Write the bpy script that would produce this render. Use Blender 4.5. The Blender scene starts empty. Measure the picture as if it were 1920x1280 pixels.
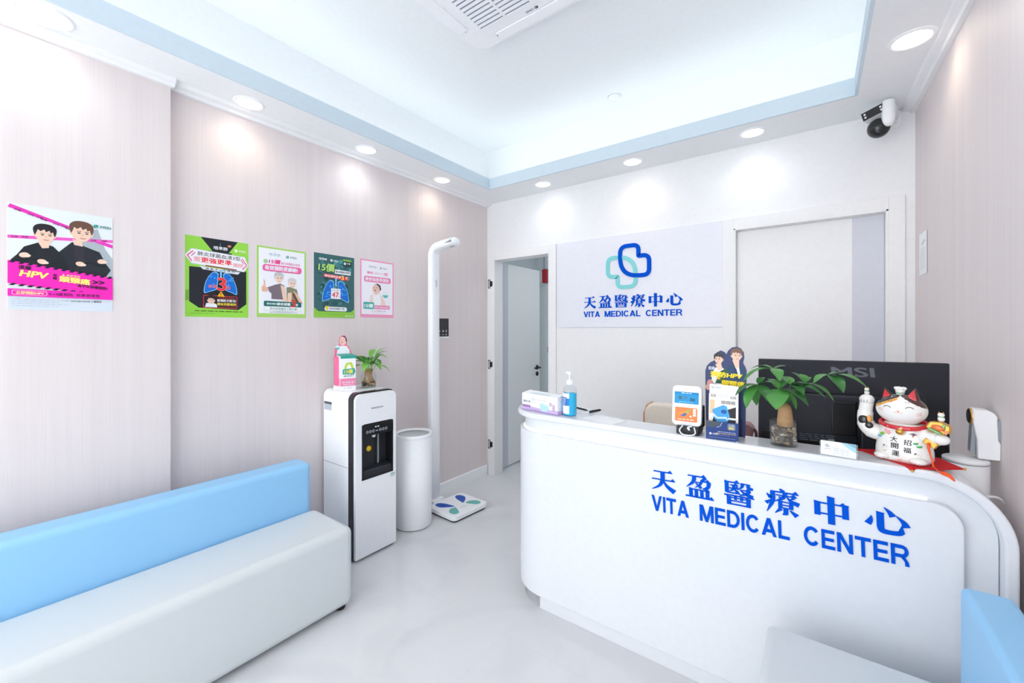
import bpy, bmesh, math, random
from mathutils import Vector, Matrix
C = bpy.context.scene
COL = C.collection
PI = math.pi
R = random.Random(7)

# ------------------------------------------------------------------ camera, world, exposure
cam_d = bpy.data.cameras.new('camera'); cam = bpy.data.objects.new('camera', cam_d); COL.objects.link(cam)
cam_d.sensor_width = 36.0; cam_d.lens = 775.0 / 1920.0 * 36.0
cam_d.shift_y = -23.0 / 1920.0; cam_d.clip_start = 0.02
cam.location = (0, 0, 1.375); cam.rotation_euler = (PI / 2, 0, math.radians(36.238))
C.camera = cam
C.view_settings.view_transform = 'Standard'; C.view_settings.look = 'None'
C.view_settings.exposure = 0.29; C.cycles.diffuse_bounces = 8; C.cycles.max_bounces = 14; C.cycles.transparent_max_bounces = 16
C.view_settings.gamma = 1.0; C.view_settings.use_curve_mapping = False
W = bpy.data.worlds.new('daylight'); C.world = W; W.use_nodes = True
WORLD_STRENGTH = 3.35
wb = W.node_tree.nodes['Background']; wb.inputs[0].default_value = (0.985, 0.993, 1.0, 1); wb.inputs[1].default_value = WORLD_STRENGTH

# ------------------------------------------------------------------ materials
def lin(h):
    h = h.lstrip('#'); o = []
    for i in (0, 2, 4):
        c = int(h[i:i+2], 16) / 255.0
        o.append(c / 12.92 if c <= 0.04045 else ((c + 0.055) / 1.055) ** 2.4)
    return tuple(o)
MATS = {}
def mat(name, hexcol, rough=0.5, metal=0.0, noise=0.03, scale=40.0, bump=0.0, coat=0.0, spec=0.5, sss=0.0):
    if name in MATS: return MATS[name]
    m = bpy.data.materials.new(name); m.use_nodes = True; nt = m.node_tree; b = nt.nodes['Principled BSDF']
    c = lin(hexcol)
    tc = nt.nodes.new('ShaderNodeTexCoord'); nz = nt.nodes.new('ShaderNodeTexNoise'); nz.inputs['Scale'].default_value = scale
    nt.links.new(tc.outputs['Object'], nz.inputs['Vector'])
    mx = nt.nodes.new('ShaderNodeMix'); mx.data_type = 'RGBA'
    mx.inputs[6].default_value = (*[max(0, v * (1 - noise)) for v in c], 1); mx.inputs[7].default_value = (*[min(1, v * (1 + noise)) for v in c], 1)
    nt.links.new(nz.outputs['Fac'], mx.inputs[0]); nt.links.new(mx.outputs[2], b.inputs['Base Color'])
    b.inputs['Roughness'].default_value = rough; b.inputs['Metallic'].default_value = metal
    b.inputs['Coat Weight'].default_value = coat; b.inputs['Specular IOR Level'].default_value = spec
    if sss: b.inputs['Subsurface Weight'].default_value = sss; b.inputs['Subsurface Scale'].default_value = 0.005
    if bump:
        bp = nt.nodes.new('ShaderNodeBump'); bp.inputs['Strength'].default_value = bump; bp.inputs['Distance'].default_value = 0.002
        nt.links.new(nz.outputs['Fac'], bp.inputs['Height']); nt.links.new(bp.outputs[0], b.inputs['Normal'])
    MATS[name] = m; return m
def ink(h): return mat('ink_' + h.lstrip('#'), h, rough=0.45, noise=0.01, spec=0.3)
def emit(name, hexcol, strength):
    if name in MATS: return MATS[name]
    m = bpy.data.materials.new(name); m.use_nodes = True; nt = m.node_tree; nt.nodes.clear()
    e = nt.nodes.new('ShaderNodeEmission'); e.inputs[0].default_value = (*lin(hexcol), 1); e.inputs[1].default_value = strength
    o = nt.nodes.new('ShaderNodeOutputMaterial'); nt.links.new(e.outputs[0], o.inputs[0]); MATS[name] = m; return m
def glassy(name, tint, gloss=0.10, rough=0.03):
    # thin clear sheet: mostly see-through with a surface sheen
    m = bpy.data.materials.new(name); m.use_nodes = True; nt = m.node_tree; nt.nodes.clear()
    t = nt.nodes.new('ShaderNodeBsdfTransparent'); t.inputs[0].default_value = (*tint, 1)
    g = nt.nodes.new('ShaderNodeBsdfGlossy'); g.inputs['Roughness'].default_value = rough
    fr = nt.nodes.new('ShaderNodeLayerWeight'); fr.inputs[0].default_value = 0.5
    pw = nt.nodes.new('ShaderNodeMath'); pw.operation = 'POWER'; pw.inputs[1].default_value = 4.0
    mm = nt.nodes.new('ShaderNodeMath'); mm.operation = 'MULTIPLY_ADD'; mm.inputs[1].default_value = 0.55; mm.inputs[2].default_value = gloss*0.4
    nt.links.new(fr.outputs['Facing'], pw.inputs[0]); nt.links.new(pw.outputs[0], mm.inputs[0])
    x = nt.nodes.new('ShaderNodeMixShader'); nt.links.new(mm.outputs[0], x.inputs[0]); nt.links.new(t.outputs[0], x.inputs[1]); nt.links.new(g.outputs[0], x.inputs[2])
    o = nt.nodes.new('ShaderNodeOutputMaterial'); nt.links.new(x.outputs[0], o.inputs[0]); MATS[name] = m; return m
def wallpaper():
    m = bpy.data.materials.new('wallpaper'); m.use_nodes = True; nt = m.node_tree; b = nt.nodes['Principled BSDF']
    tc = nt.nodes.new('ShaderNodeTexCoord'); mp = nt.nodes.new('ShaderNodeMapping'); mp.inputs['Scale'].default_value = (85, 85, 0.9)
    n1 = nt.nodes.new('ShaderNodeTexNoise'); n1.inputs['Scale'].default_value = 3.0; n1.inputs['Detail'].default_value = 4
    nt.links.new(tc.outputs['Object'], mp.inputs[0]); nt.links.new(mp.outputs[0], n1.inputs['Vector'])
    mp2 = nt.nodes.new('ShaderNodeMapping'); mp2.inputs['Scale'].default_value = (14, 14, 0.1)
    n2 = nt.nodes.new('ShaderNodeTexNoise'); n2.inputs['Scale'].default_value = 2.0
    nt.links.new(tc.outputs['Object'], mp2.inputs[0]); nt.links.new(mp2.outputs[0], n2.inputs['Vector'])
    ad = nt.nodes.new('ShaderNodeMath'); ad.operation = 'ADD'
    nt.links.new(n1.outputs['Fac'], ad.inputs[0]); nt.links.new(n2.outputs['Fac'], ad.inputs[1])
    rp = nt.nodes.new('ShaderNodeValToRGB'); e = rp.color_ramp.elements
    e[0].position = 0.33; e[0].color = (*lin('#ddd3d3'), 1); e[1].position = 0.68; e[1].color = (*lin('#e4dbda'), 1)
    hm = nt.nodes.new('ShaderNodeMath'); hm.operation = 'MULTIPLY'; hm.inputs[1].default_value = 0.5
    nt.links.new(ad.outputs[0], hm.inputs[0]); nt.links.new(hm.outputs[0], rp.inputs[0]); nt.links.new(rp.outputs[0], b.inputs['Base Color'])
    b.inputs['Roughness'].default_value = 0.55; b.inputs['Specular IOR Level'].default_value = 0.35
    bp = nt.nodes.new('ShaderNodeBump'); bp.inputs['Strength'].default_value = 0.12; bp.inputs['Distance'].default_value = 0.002
    nt.links.new(n1.outputs['Fac'], bp.inputs['Height']); nt.links.new(bp.outputs[0], b.inputs['Normal'])
    return m
def floor_mat():
    m = bpy.data.materials.new('polished_tile'); m.use_nodes = True; nt = m.node_tree; b = nt.nodes['Principled BSDF']
    tc = nt.nodes.new('ShaderNodeTexCoord')
    n1 = nt.nodes.new('ShaderNodeTexNoise'); n1.inputs['Scale'].default_value = 1.6; n1.inputs['Detail'].default_value = 8; n1.inputs['Distortion'].default_value = 1.4
    nt.links.new(tc.outputs['Object'], n1.inputs['Vector'])
    rp = nt.nodes.new('ShaderNodeValToRGB'); e = rp.color_ramp.elements
    e[0].position = 0.36; e[0].color = (*lin('#d3d4d8'), 1); e[1].position = 0.5; e[1].color = (*lin('#dadbde'), 1)
    nt.links.new(n1.outputs['Fac'], rp.inputs[0])
    br = nt.nodes.new('ShaderNodeTexBrick'); br.offset = 0; br.inputs['Scale'].default_value = 1.0
    br.inputs['Brick Width'].default_value = 0.8; br.inputs['Row Height'].default_value = 0.8; br.inputs['Mortar Size'].default_value = 0.0012
    br.inputs['Mortar Smooth'].default_value = 0.3
    br.inputs['Color1'].default_value = br.inputs['Color2'].default_value = (1, 1, 1, 1); br.inputs['Mortar'].default_value = (0.93, 0.93, 0.935, 1)
    mp = nt.nodes.new('ShaderNodeMapping'); mp.inputs['Location'].default_value = (0.33, 0.12, 0)
    nt.links.new(tc.outputs['Object'], mp.inputs[0]); nt.links.new(mp.outputs[0], br.inputs['Vector'])
    mx = nt.nodes.new('ShaderNodeMix'); mx.data_type = 'RGBA'; mx.blend_type = 'MULTIPLY'; mx.inputs[0].default_value = 1
    nt.links.new(rp.outputs[0], mx.inputs[6]); nt.links.new(br.outputs['Color'], mx.inputs[7]); nt.links.new(mx.outputs[2], b.inputs['Base Color'])
    b.inputs['Roughness'].default_value = 0.09; b.inputs['Specular IOR Level'].default_value = 0.5
    return m
WALLPAPER = wallpaper(); FLOOR = floor_mat()
WHITE = mat('white_paint', '#eff0f2', rough=0.6)
CEIL = mat('ceiling_paint', '#eff2f4', rough=0.8)
BLUE_FASCIA = mat('pale_blue_paint', '#d0e0ea', rough=0.6)
DOORW = mat('white_door_laminate', '#f0f0f1', rough=0.4)
DOORG = mat('grey_door_inlay', '#d4d6e0', rough=0.4)
SIGNP = mat('lavender_white_panel', '#e9eaf3', rough=0.3)
GLOSSW = mat('gloss_white_lacquer', '#e3e6eb', rough=0.22, coat=0.3)
PLASTW = mat('white_plastic', '#f5f7fa', rough=0.35)
PLASTG = mat('grey_plastic', '#9aa1ab', rough=0.4)
BLACK = mat('gloss_black_plastic', '#16181d', rough=0.18, coat=0.2)
MBLACK = mat('matt_black_plastic', '#1b1d22', rough=0.5)
SIGNB = mat('royal_blue_acrylic', '#0054cf', rough=0.6, spec=0.06)
SIGNT = mat('aqua_acrylic', '#7fd3d6', rough=0.35)
SEATG = mat('pale_grey_leatherette', '#d1d6d8', rough=0.42, bump=0.04, scale=300)
BACKB = mat('sky_blue_leatherette', '#92c8f0', rough=0.42, bump=0.04, scale=300)
CREAM = mat('cream_leather', '#e6dccd', rough=0.5)
TAN = mat('tan_edge', '#c58b5d', rough=0.5)
CHROME = mat('brushed_steel', '#c9ccd0', rough=0.25, metal=1.0)
CLEAR = glassy('clear_sheet', (0.96, 0.97, 0.98))
GLASS = glassy('clear_glass', (0.965, 0.98, 0.975), gloss=0.08)
PAPER = mat('white_paper', '#f4f5f7', rough=0.7)

# ------------------------------------------------------------------ mesh helper
class MB:
    def __init__(s): s.v = []; s.f = []; s.m = []; s.mats = []; s.sm = []; s.T = Matrix.Identity(4)
    def mi(s, m):
        if m not in s.mats: s.mats.append(m)
        return s.mats.index(m)
    def add(s, vs, fs, m, smooth=False):
        o = len(s.v); k = s.mi(m)
        s.v += [s.T @ Vector(p) for p in vs]
        for f in fs: s.f.append([i + o for i in f]); s.m.append(k); s.sm.append(smooth)
        return o
    def box(s, a, b, m):
        x0, y0, z0 = a; x1, y1, z1 = b
        s.add([(x0,y0,z0),(x1,y0,z0),(x1,y1,z0),(x0,y1,z0),(x0,y0,z1),(x1,y0,z1),(x1,y1,z1),(x0,y1,z1)],
              [(0,3,2,1),(4,5,6,7),(0,1,5,4),(1,2,6,5),(2,3,7,6),(3,0,4,7)], m)
    def prism(s, poly, f, w0, w1, m, smooth=False):
        n = len(poly)
        vs = [f(p[0], p[1], w0) for p in poly] + [f(p[0], p[1], w1) for p in poly]
        s.add(vs, [list(range(n))[::-1], list(range(n, 2*n))], m)
        s.add(vs, [(i, (i+1) % n, (i+1) % n + n, i + n) for i in range(n)], m, smooth)
    def loft(s, rings, m, smooth=True, caps=True, closed=False):
        n = len(rings[0]); vs = [p for r in rings for p in r]; fs = []
        K = len(rings)
        for k in range(K if closed else K - 1):
            a = k * n; b = ((k + 1) % K) * n
            for i in range(n): fs.append((a+i, a+(i+1) % n, b+(i+1) % n, b+i))
        s.add(vs, fs, m, smooth)
        if caps and not closed: s.add(vs, [list(range(n))[::-1], list(range((K-1)*n, K*n))], m, False)
    def lathe(s, prof, c, m, seg=40, caps=True, axis='z', smooth=True):
        rings = []
        for r, h in prof:
            ring = []
            for i in range(seg):
                a = 2*PI*i/seg; x, y = r*math.cos(a), r*math.sin(a)
                ring.append({'z': (c[0]+x, c[1]+y, c[2]+h), 'y': (c[0]+x, c[1]+h, c[2]+y), 'x': (c[0]+h, c[1]+x, c[2]+y)}[axis])
            rings.append(ring)
        s.loft(rings, m, smooth, caps)
    def tube(s, pts, rad, m, seg=10, closed=False, smooth=True):
        P = [Vector(p) for p in pts]; n = len(P)
        rr = rad if isinstance(rad, (list, tuple)) else [rad]*n
        rings = []; up = None
        for i in range(n):
            if closed: t = P[(i+1) % n] - P[i-1]
            else: t = P[min(i+1, n-1)] - P[max(i-1, 0)]
            t.normalize()
            if up is None:
                up = Vector((0,0,1)) if abs(t.z) < 0.9 else Vector((1,0,0))
            a = up - t * up.dot(t)
            if a.length < 1e-6: a = t.orthogonal()
            a.normalize(); b = t.cross(a); up = a
            rings.append([P[i] + (a*math.cos(2*PI*k/seg) + b*math.sin(2*PI*k/seg))*rr[i] for k in range(seg)])
        s.loft(rings, m, smooth, True, closed)
    def ell(s, c, r, m, nu=24, nv=14, mf=None, warp=None):
        vs = []; fs = []
        for j in range(nv+1):
            t = PI*j/nv
            for i in range(nu):
                a = 2*PI*i/nu; d = Vector((math.sin(t)*math.cos(a), math.sin(t)*math.sin(a), math.cos(t)))
                p = Vector((c[0]+r[0]*d.x, c[1]+r[1]*d.y, c[2]+r[2]*d.z)); vs.append(warp(p) if warp else p)
        for j in range(nv):
            for i in range(nu): fs.append((j*nu+i, (j+1)*nu+i, (j+1)*nu+(i+1) % nu, j*nu+(i+1) % nu))
        if mf is None: s.add(vs, fs, m, True)
        else:
            by = {}
            for f in fs:
                q = (vs[f[0]]+vs[f[1]]+vs[f[2]]+vs[f[3]])/4
                by.setdefault(mf(q), []).append(f)
            for mm, ff in by.items(): s.add(vs, ff, mm, True)
    def build(s, name, parent=None, base=None, bevel=0, seg=2, subs=0, weld=False, ang=40, **tags):
        off = Vector(base) if base is not None else (Vector(parent['base']) if parent is not None and 'base' in parent else Vector((0,0,0)))
        me = bpy.data.meshes.new(name); me.from_pydata([tuple(p - off) for p in s.v], [], s.f)
        for m in s.mats: me.materials.append(m)
        me.polygons.foreach_set('material_index', s.m); me.polygons.foreach_set('use_smooth', s.sm)
        bm = bmesh.new(); bm.from_mesh(me)
        bmesh.ops.remove_doubles(bm, verts=bm.verts, dist=1e-6 if not weld else 2e-5)
        bmesh.ops.recalc_face_normals(bm, faces=bm.faces) if weld or bevel else None
        bm.to_mesh(me); bm.free()
        o = bpy.data.objects.new(name, me); COL.objects.link(o)
        if parent is not None:
            o.parent = parent
            if 'base' not in parent: parent['base'] = (0.0, 0.0, 0.0)
            if base is not None: o.location = off - Vector(parent['base'])
        else: o.location = off
        o['base'] = tuple(off)
        if bevel:
            b = o.modifiers.new('edge', 'BEVEL'); b.width = bevel; b.segments = seg; b.limit_method = 'ANGLE'; b.angle_limit = math.radians(ang)
            b.harden_normals = True
            for p in me.polygons: p.use_smooth = True
        if subs:
            u = o.modifiers.new('smooth', 'SUBSURF'); u.levels = u.render_levels = subs
        for k, v in tags.items(): o[k] = v
        return o
def thing(name, loc, label, cat, group=None):
    o = bpy.data.objects.new(name, None); COL.objects.link(o); o.location = loc; o['base'] = tuple(loc)
    o.empty_display_size = 0.05
    o['label'] = label; o['category'] = cat
    if group: o['group'] = group
    return o
def tag(o, label, cat, group=None):
    o['label'] = label; o['category'] = cat
    if group: o['group'] = group
    return o
def struct(o, label=None):
    o['kind'] = 'structure'
    if label: o['label'] = label
    return o
def arc(cx, cy, r, a0, a1, n=10):
    return [(cx + r*math.cos(math.radians(a0+(a1-a0)*i/n)), cy + r*math.sin(math.radians(a0+(a1-a0)*i/n))) for i in range(n+1)]
def rrect(x0, y0, x1, y1, r, n=6):
    return arc(x1-r, y0+r, r, -90, 0, n) + arc(x1-r, y1-r, r, 0, 90, n) + arc(x0+r, y1-r, r, 90, 180, n) + arc(x0+r, y0+r, r, 180, 270, n)
XZ = lambda y0=0: (lambda u, v, w: (u, w, v))       # polygon in X,Z extruded along Y
YZ = lambda u, v, w: (w, u, v)                       # polygon in Y,Z extruded along X
XY = lambda u, v, w: (u, v, w)
XZf = lambda u, v, w: (u, w, v)
def spline(pts, n=6):
    P = [Vector(p) for p in pts]; out = []
    for i in range(len(P)-1):
        a = P[max(i-1,0)]; b = P[i]; c = P[i+1]; d = P[min(i+2, len(P)-1)]
        for k in range(n):
            t = k/n
            out.append(0.5*((2*b) + (c-a)*t + (2*a-5*b+4*c-d)*t*t + (3*b-a-3*c+d)*t**3))
    out.append(P[-1]); return out

# ------------------------------------------------------------------ flat printing: lettering and shapes on a plane
_TXT = {}
def text_geo(sx, bold):
    k = (sx, bold)
    if k in _TXT: return _TXT[k]
    cu = bpy.data.curves.new('t', 'FONT'); cu.body = sx; cu.size = 1.0; cu.offset = bold; cu.resolution_u = 4; cu.fill_mode = 'FRONT'
    ob = bpy.data.objects.new('t', cu); COL.objects.link(ob)
    dg = bpy.context.evaluated_depsgraph_get(); dg.update()
    me = bpy.data.meshes.new_from_object(ob.evaluated_get(dg))
    r = ([(v.co.x, v.co.y) for v in me.vertices], [tuple(p.vertices) for p in me.polygons])
    bpy.data.objects.remove(ob); bpy.data.curves.remove(cu); bpy.data.meshes.remove(me)
    _TXT[k] = r; return r
class Art:
    """prints on the plane O + u*U + v*V, each layer 0.12 mm further out along N"""
    def __init__(s, mb, O, U, V, N, step=0.00004, warp=None):
        s.mb = mb; s.O = Vector(O); s.U = Vector(U); s.V = Vector(V); s.N = Vector(N); s.k = 0; s.step = step; s.warp = warp
    def P(s, u, v, e=0):
        p = s.O + s.U*u + s.V*v + s.N*(s.k*s.step + e)
        return s.warp(p) if s.warp else p
    def up(s): s.k += 1; return s
    def poly(s, pts, c, thick=0):
        s.up(); m = ink(c) if isinstance(c, str) else c
        if thick:
            n = len(pts); vs = [s.P(*p) for p in pts] + [s.P(p[0], p[1], thick) for p in pts]
            s.mb.add(vs, [list(range(n)), list(range(n, 2*n))] + [(i, (i+1) % n, (i+1) % n + n, i+n) for i in range(n)], m)
        else: s.mb.add([s.P(*p) for p in pts], [list(range(len(pts)))], m)
    def rect(s, u0, v0, u1, v1, c): s.poly([(u0,v0),(u1,v0),(u1,v1),(u0,v1)], c)
    def rr(s, u0, v0, u1, v1, r, c): s.poly(rrect(u0, v0, u1, v1, r, 4), c)
    def ell(s, u, v, a, b, c, rot=0, n=20, half=None):
        cr, sr = math.cos(math.radians(rot)), math.sin(math.radians(rot)); pts = []
        a0, a1 = half or (0, 360)
        for i in range(n + (1 if half else 0)):
            t = math.radians(a0 + (a1-a0)*i/n); x, y = a*math.cos(t), b*math.sin(t); pts.append((u+x*cr-y*sr, v+x*sr+y*cr))
        s.poly(pts, c)
    def ring(s, u, v, r0, r1, c, n=20):
        s.up(); m = ink(c)
        vs = [s.P(u+r*math.cos(2*PI*i/n), v+r*math.sin(2*PI*i/n)) for r in (r0, r1) for i in range(n)]
        s.mb.add(vs, [(i, (i+1) % n, n+(i+1) % n, n+i) for i in range(n)], m)
    def stroke(s, pts, w, c, closed=False, thick=0, raise_=True):
        if raise_: s.up()
        m = ink(c) if isinstance(c, str) else c
        n = len(pts); ws = w if isinstance(w, (list, tuple)) else [w]*n; L = []; Q = []
        for i in range(n):
            if closed: a = Vector(pts[i-1]); b = Vector(pts[(i+1) % n])
            else: a = Vector(pts[max(i-1,0)]); b = Vector(pts[min(i+1,n-1)])
            p = Vector(pts[i]); d1 = (p-a); d2 = (b-p)
            t = (b-a).normalized(); nn = Vector((-t.y, t.x))
            k = 1.0
            if d1.length > 1e-9 and d2.length > 1e-9:
                cs = d1.normalized().dot(d2.normalized()); k = 1/max(0.5, math.sqrt(max(0.01, (1+cs)/2)))
            L.append(p + nn*ws[i]/2*k); Q.append(p - nn*ws[i]/2*k)
        vs = [s.P(q.x, q.y) for q in L] + [s.P(q.x, q.y) for q in Q]; fs = []
        for i in range(n if closed else n-1):
            j = (i+1) % n; fs.append((i, j, n+j, n+i))
        s.mb.add(vs, fs, m)
        if thick:
            vt = [s.P(q.x, q.y, thick) for q in L] + [s.P(q.x, q.y, thick) for q in Q]
            o = 2*n; al = vs + vt; f2 = []
            for i in range(n if closed else n-1):
                j = (i+1) % n; f2 += [(o+i, o+j, o+n+j, o+n+i), (i, j, o+j, o+i), (n+i, n+j, o+n+j, o+n+i)]
            if not closed: f2 += [(0, n, o+n, o), (n-1, 2*n-1, o+2*n-1, o+n-1)]
            s.mb.add(al, f2, m)
    def text(s, t, u, v, h, c, w=None, bold=0.0, shear=0.0, rot=0.0, align='l', thick=0, sx=1.0, outline=None):
        """h = cap / glyph height; w = full width to fit"""
        if outline: s.text(t, u, v, h, outline[0], w, bold+outline[1], shear, rot, align, 0, sx)
        vs, fs = text_geo(t, 0.0)
        if not vs: return
        x0 = min(p[0] for p in vs); x1 = max(p[0] for p in vs); y0 = min(p[1] for p in vs); y1 = max(p[1] for p in vs)
        sy = h/(y1-y0); kx = (w/(x1-x0)) if w else sy*sx
        tw = (x1-x0)*kx; ox = {'l': 0, 'c': -tw/2, 'r': -tw}[align]
        cr, sr = math.cos(math.radians(rot)), math.sin(math.radians(rot)); s.up(); m = ink(c) if isinstance(c, str) else c
        def tf(p, dx=0, dy=0):
            y = (p[1]-y0)*sy + dy*sy; x = (p[0]-x0)*kx + ox + y*shear + dx*kx
            return (u + x*cr - y*sr, v + x*sr + y*cr)
        B = bold*0.85     # heavier weight: overlaid copies nudged sideways and a little up and down
        sh = [(0, 0)] if bold < 0.004 else [(-B, 0), (B, 0), (0, B*0.7), (0, -B*0.7)] + ([(-B*.5, 0), (B*.5, 0)] if bold > 0.02 else [])
        for i, (dx, dy) in enumerate(sh):
            Q = [tf(p, dx, dy) for p in vs]; e = thick + i*0.000006
            s.mb.add([s.P(q[0], q[1], e) for q in Q], fs, m)
            if thick:
                n = len(Q); ec = {}
                for f in fs:
                    for a, b in zip(f, f[1:]+f[:1]): ec[(min(a,b), max(a,b))] = ec.get((min(a,b), max(a,b)), 0)+1
                s.mb.add([s.P(*q) for q in Q] + [s.P(q[0], q[1], e) for q in Q], [(a, b, b+n, a+n) for (a, b), k in ec.items() if k == 1], m)
    def msd(s, u, v, h, c1, c2):
        """small diamond-like roundel followed by three letters"""
        for q in range(4):
            a = math.radians(45+90*q); s.ell(u+h*.5+math.cos(a)*h*.27, v+h*.5+math.sin(a)*h*.27, h*.3, h*.17, c1 if q % 2 else c2, rot=45+90*q+90, n=10)
        s.text('MSD', u+h*1.35, v+h*.18, h*.62, c2, bold=0.02, sx=1.15)
    def fine(s, u0, u1, v, h, c, dash=0.012):
        """illegible small print: a line of short word-like bars"""
        x = u0; s.up(); m = ink(c)
        while x < u1:
            w = dash*(0.5+R.random()); e = min(x+w, u1)
            s.mb.add([s.P(x,v), s.P(e,v), s.P(e,v+h), s.P(x,v+h)], [(0,1,2,3)], m); x = e + dash*0.3

# heavy song-style characters drawn stroke by stroke on a 100 x 100 grid
def H(x0, x1, y, t=5, ser=True):
    r = [[(x0, y-t/2), (x1, y-t/2), (x1, y+t/2), (x0, y+t/2)]]
    if ser: r.append([(x1-15, y+t/2), (x1-6, y+11), (x1+4, y-t/2)])
    return r
def Vt(x, y0, y1, w=13, flare=True):
    w *= 1.12; h = w/2
    return [[(x-h, y0), (x+h, y0), (x+h, y1)] + ([(x+h+2, y1+2), (x-h-1, y1+5)] if flare else [(x-h, y1)]) + [(x-h, y1)]] if flare else [[(x-h,y0),(x+h,y0),(x+h,y1),(x-h,y1)]]
def S(pts, ws, n=5):
    P = spline([(p[0], p[1], w) for p, w in zip(pts, ws)], n) if len(pts) > 2 else [Vector((pts[0][0]+(pts[1][0]-pts[0][0])*i/4, pts[0][1]+(pts[1][1]-pts[0][1])*i/4, ws[0]+(ws[1]-ws[0])*i/4)) for i in range(5)]
    L = []; Q = []
    for i, p in enumerate(P):
        a = P[max(i-1,0)]; b = P[min(i+1,len(P)-1)]; t = Vector((b.x-a.x, b.y-a.y)).normalized()
        g = p.z*0.56; L.append((p.x-t.y*g, p.y+t.x*g)); Q.append((p.x+t.y*g, p.y-t.x*g))
    return [[L[i], L[i+1], Q[i+1], Q[i]] for i in range(len(P)-1)]
GLYPH = {
 '天': H(12,84,88)+H(4,94,52)+S([(48,88),(47,52),(34,24),(4,3)],[15,15,10,2])+S([(50,52),(64,26),(94,4)],[3,11,19]),
 '盈': H(10,74,94)+S([(34,94),(29,68),(4,42)],[13,12,2])+S([(74,92),(60,75)],[13,7])+H(56,88,75)+S([(86,76),(84,56),(74,46),(64,44)],[13,12,9,3])
      +H(38,60,68,4,False)+S([(62,80),(54,60),(36,44)],[9,8,2])+S([(38,64),(50,54),(58,44)],[3,8,10])+H(0,100,3,6)+H(16,86,36)+Vt(20,4,36,12)+Vt(40,4,34,11,False)+Vt(60,4,34,11,False)+Vt(80,4,36,12,False),
 '醫': H(4,52,94)+Vt(12,50,94,12)+H(12,54,50)+H(24,48,82,4)+H(18,52,69,4)+S([(36,84),(33,66),(20,55)],[9,8,2])+S([(36,68),(48,55)],[3,10])
      +S([(64,96),(63,82),(54,72)],[12,9,3])+H(62,84,93,4,False)+S([(84,95),(84,80),(98,77)],[11,10,8])+H(56,88,67,4)+S([(86,66),(76,54),(54,44)],[11,10,2])+S([(58,64),(76,52),(97,44)],[3,9,13])
      +H(2,98,39)+Vt(18,0,31,13)+Vt(82,0,31,13)+H(14,86,30,4,False)+Vt(40,22,38,9,False)+Vt(60,22,38,9,False)+H(24,76,17,4,False)+H(24,76,3,5,False),
 '療': S([(44,99),(54,88)],[4,14])+H(16,96,86)+S([(22,86),(21,48),(3,2)],[13,13,2])+S([(4,74),(16,60)],[3,13])+S([(1,36),(18,52)],[12,3])
      +H(32,90,74,4)+S([(60,84),(52,64),(28,48)],[12,10,2])+S([(64,72),(76,56),(99,46)],[2,10,15])+S([(40,68),(50,60)],[3,9])+S([(86,72),(74,62)],[9,3])
      +Vt(44,24,50,11)+Vt(76,24,50,11,False)+H(42,78,49,4,False)+H(42,78,37,4,False)+H(42,78,26,4,False)+Vt(60,2,26,13,False)+S([(60,4),(50,0)],[10,3])+S([(46,22),(28,2)],[12,2])+S([(72,20),(92,2)],[3,16]),
 '中': Vt(13,26,74,15)+Vt(87,26,74,15)+H(12,88,73,5)+H(12,88,34,5,False)+Vt(50,-2,96,17),
 '心': S([(15,58),(12,42),(5,28)],[2,12,15])+Vt(36,22,72,16)+S([(36,26),(40,12),(60,9),(80,12),(88,18)],[16,15,13,13,8])+S([(84,14),(86,40)],[15,1])+S([(46,94),(58,80),(66,66)],[2,10,16])+S([(74,70),(90,52),(96,36)],[2,12,17]),
}
def song(art, word, u, v, w, h, pitch, m, thick, tilt=0.0):
    ct, st = math.cos(math.radians(tilt)), math.sin(math.radians(tilt)); art.up()
    k0 = art.k
    for i, ch in enumerate(word):
        for j, pg in enumerate(GLYPH[ch]):
            art.k = k0 - 1
            pts = []
            for x, y in pg:
                a = i*pitch + x/100*w; b = y/100*h; pts.append((u + a*ct - b*st, v + a*st + b*ct))
            art.poly(pts, m, thick + (j % 5)*0.00004)
    art.k = k0

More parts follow.
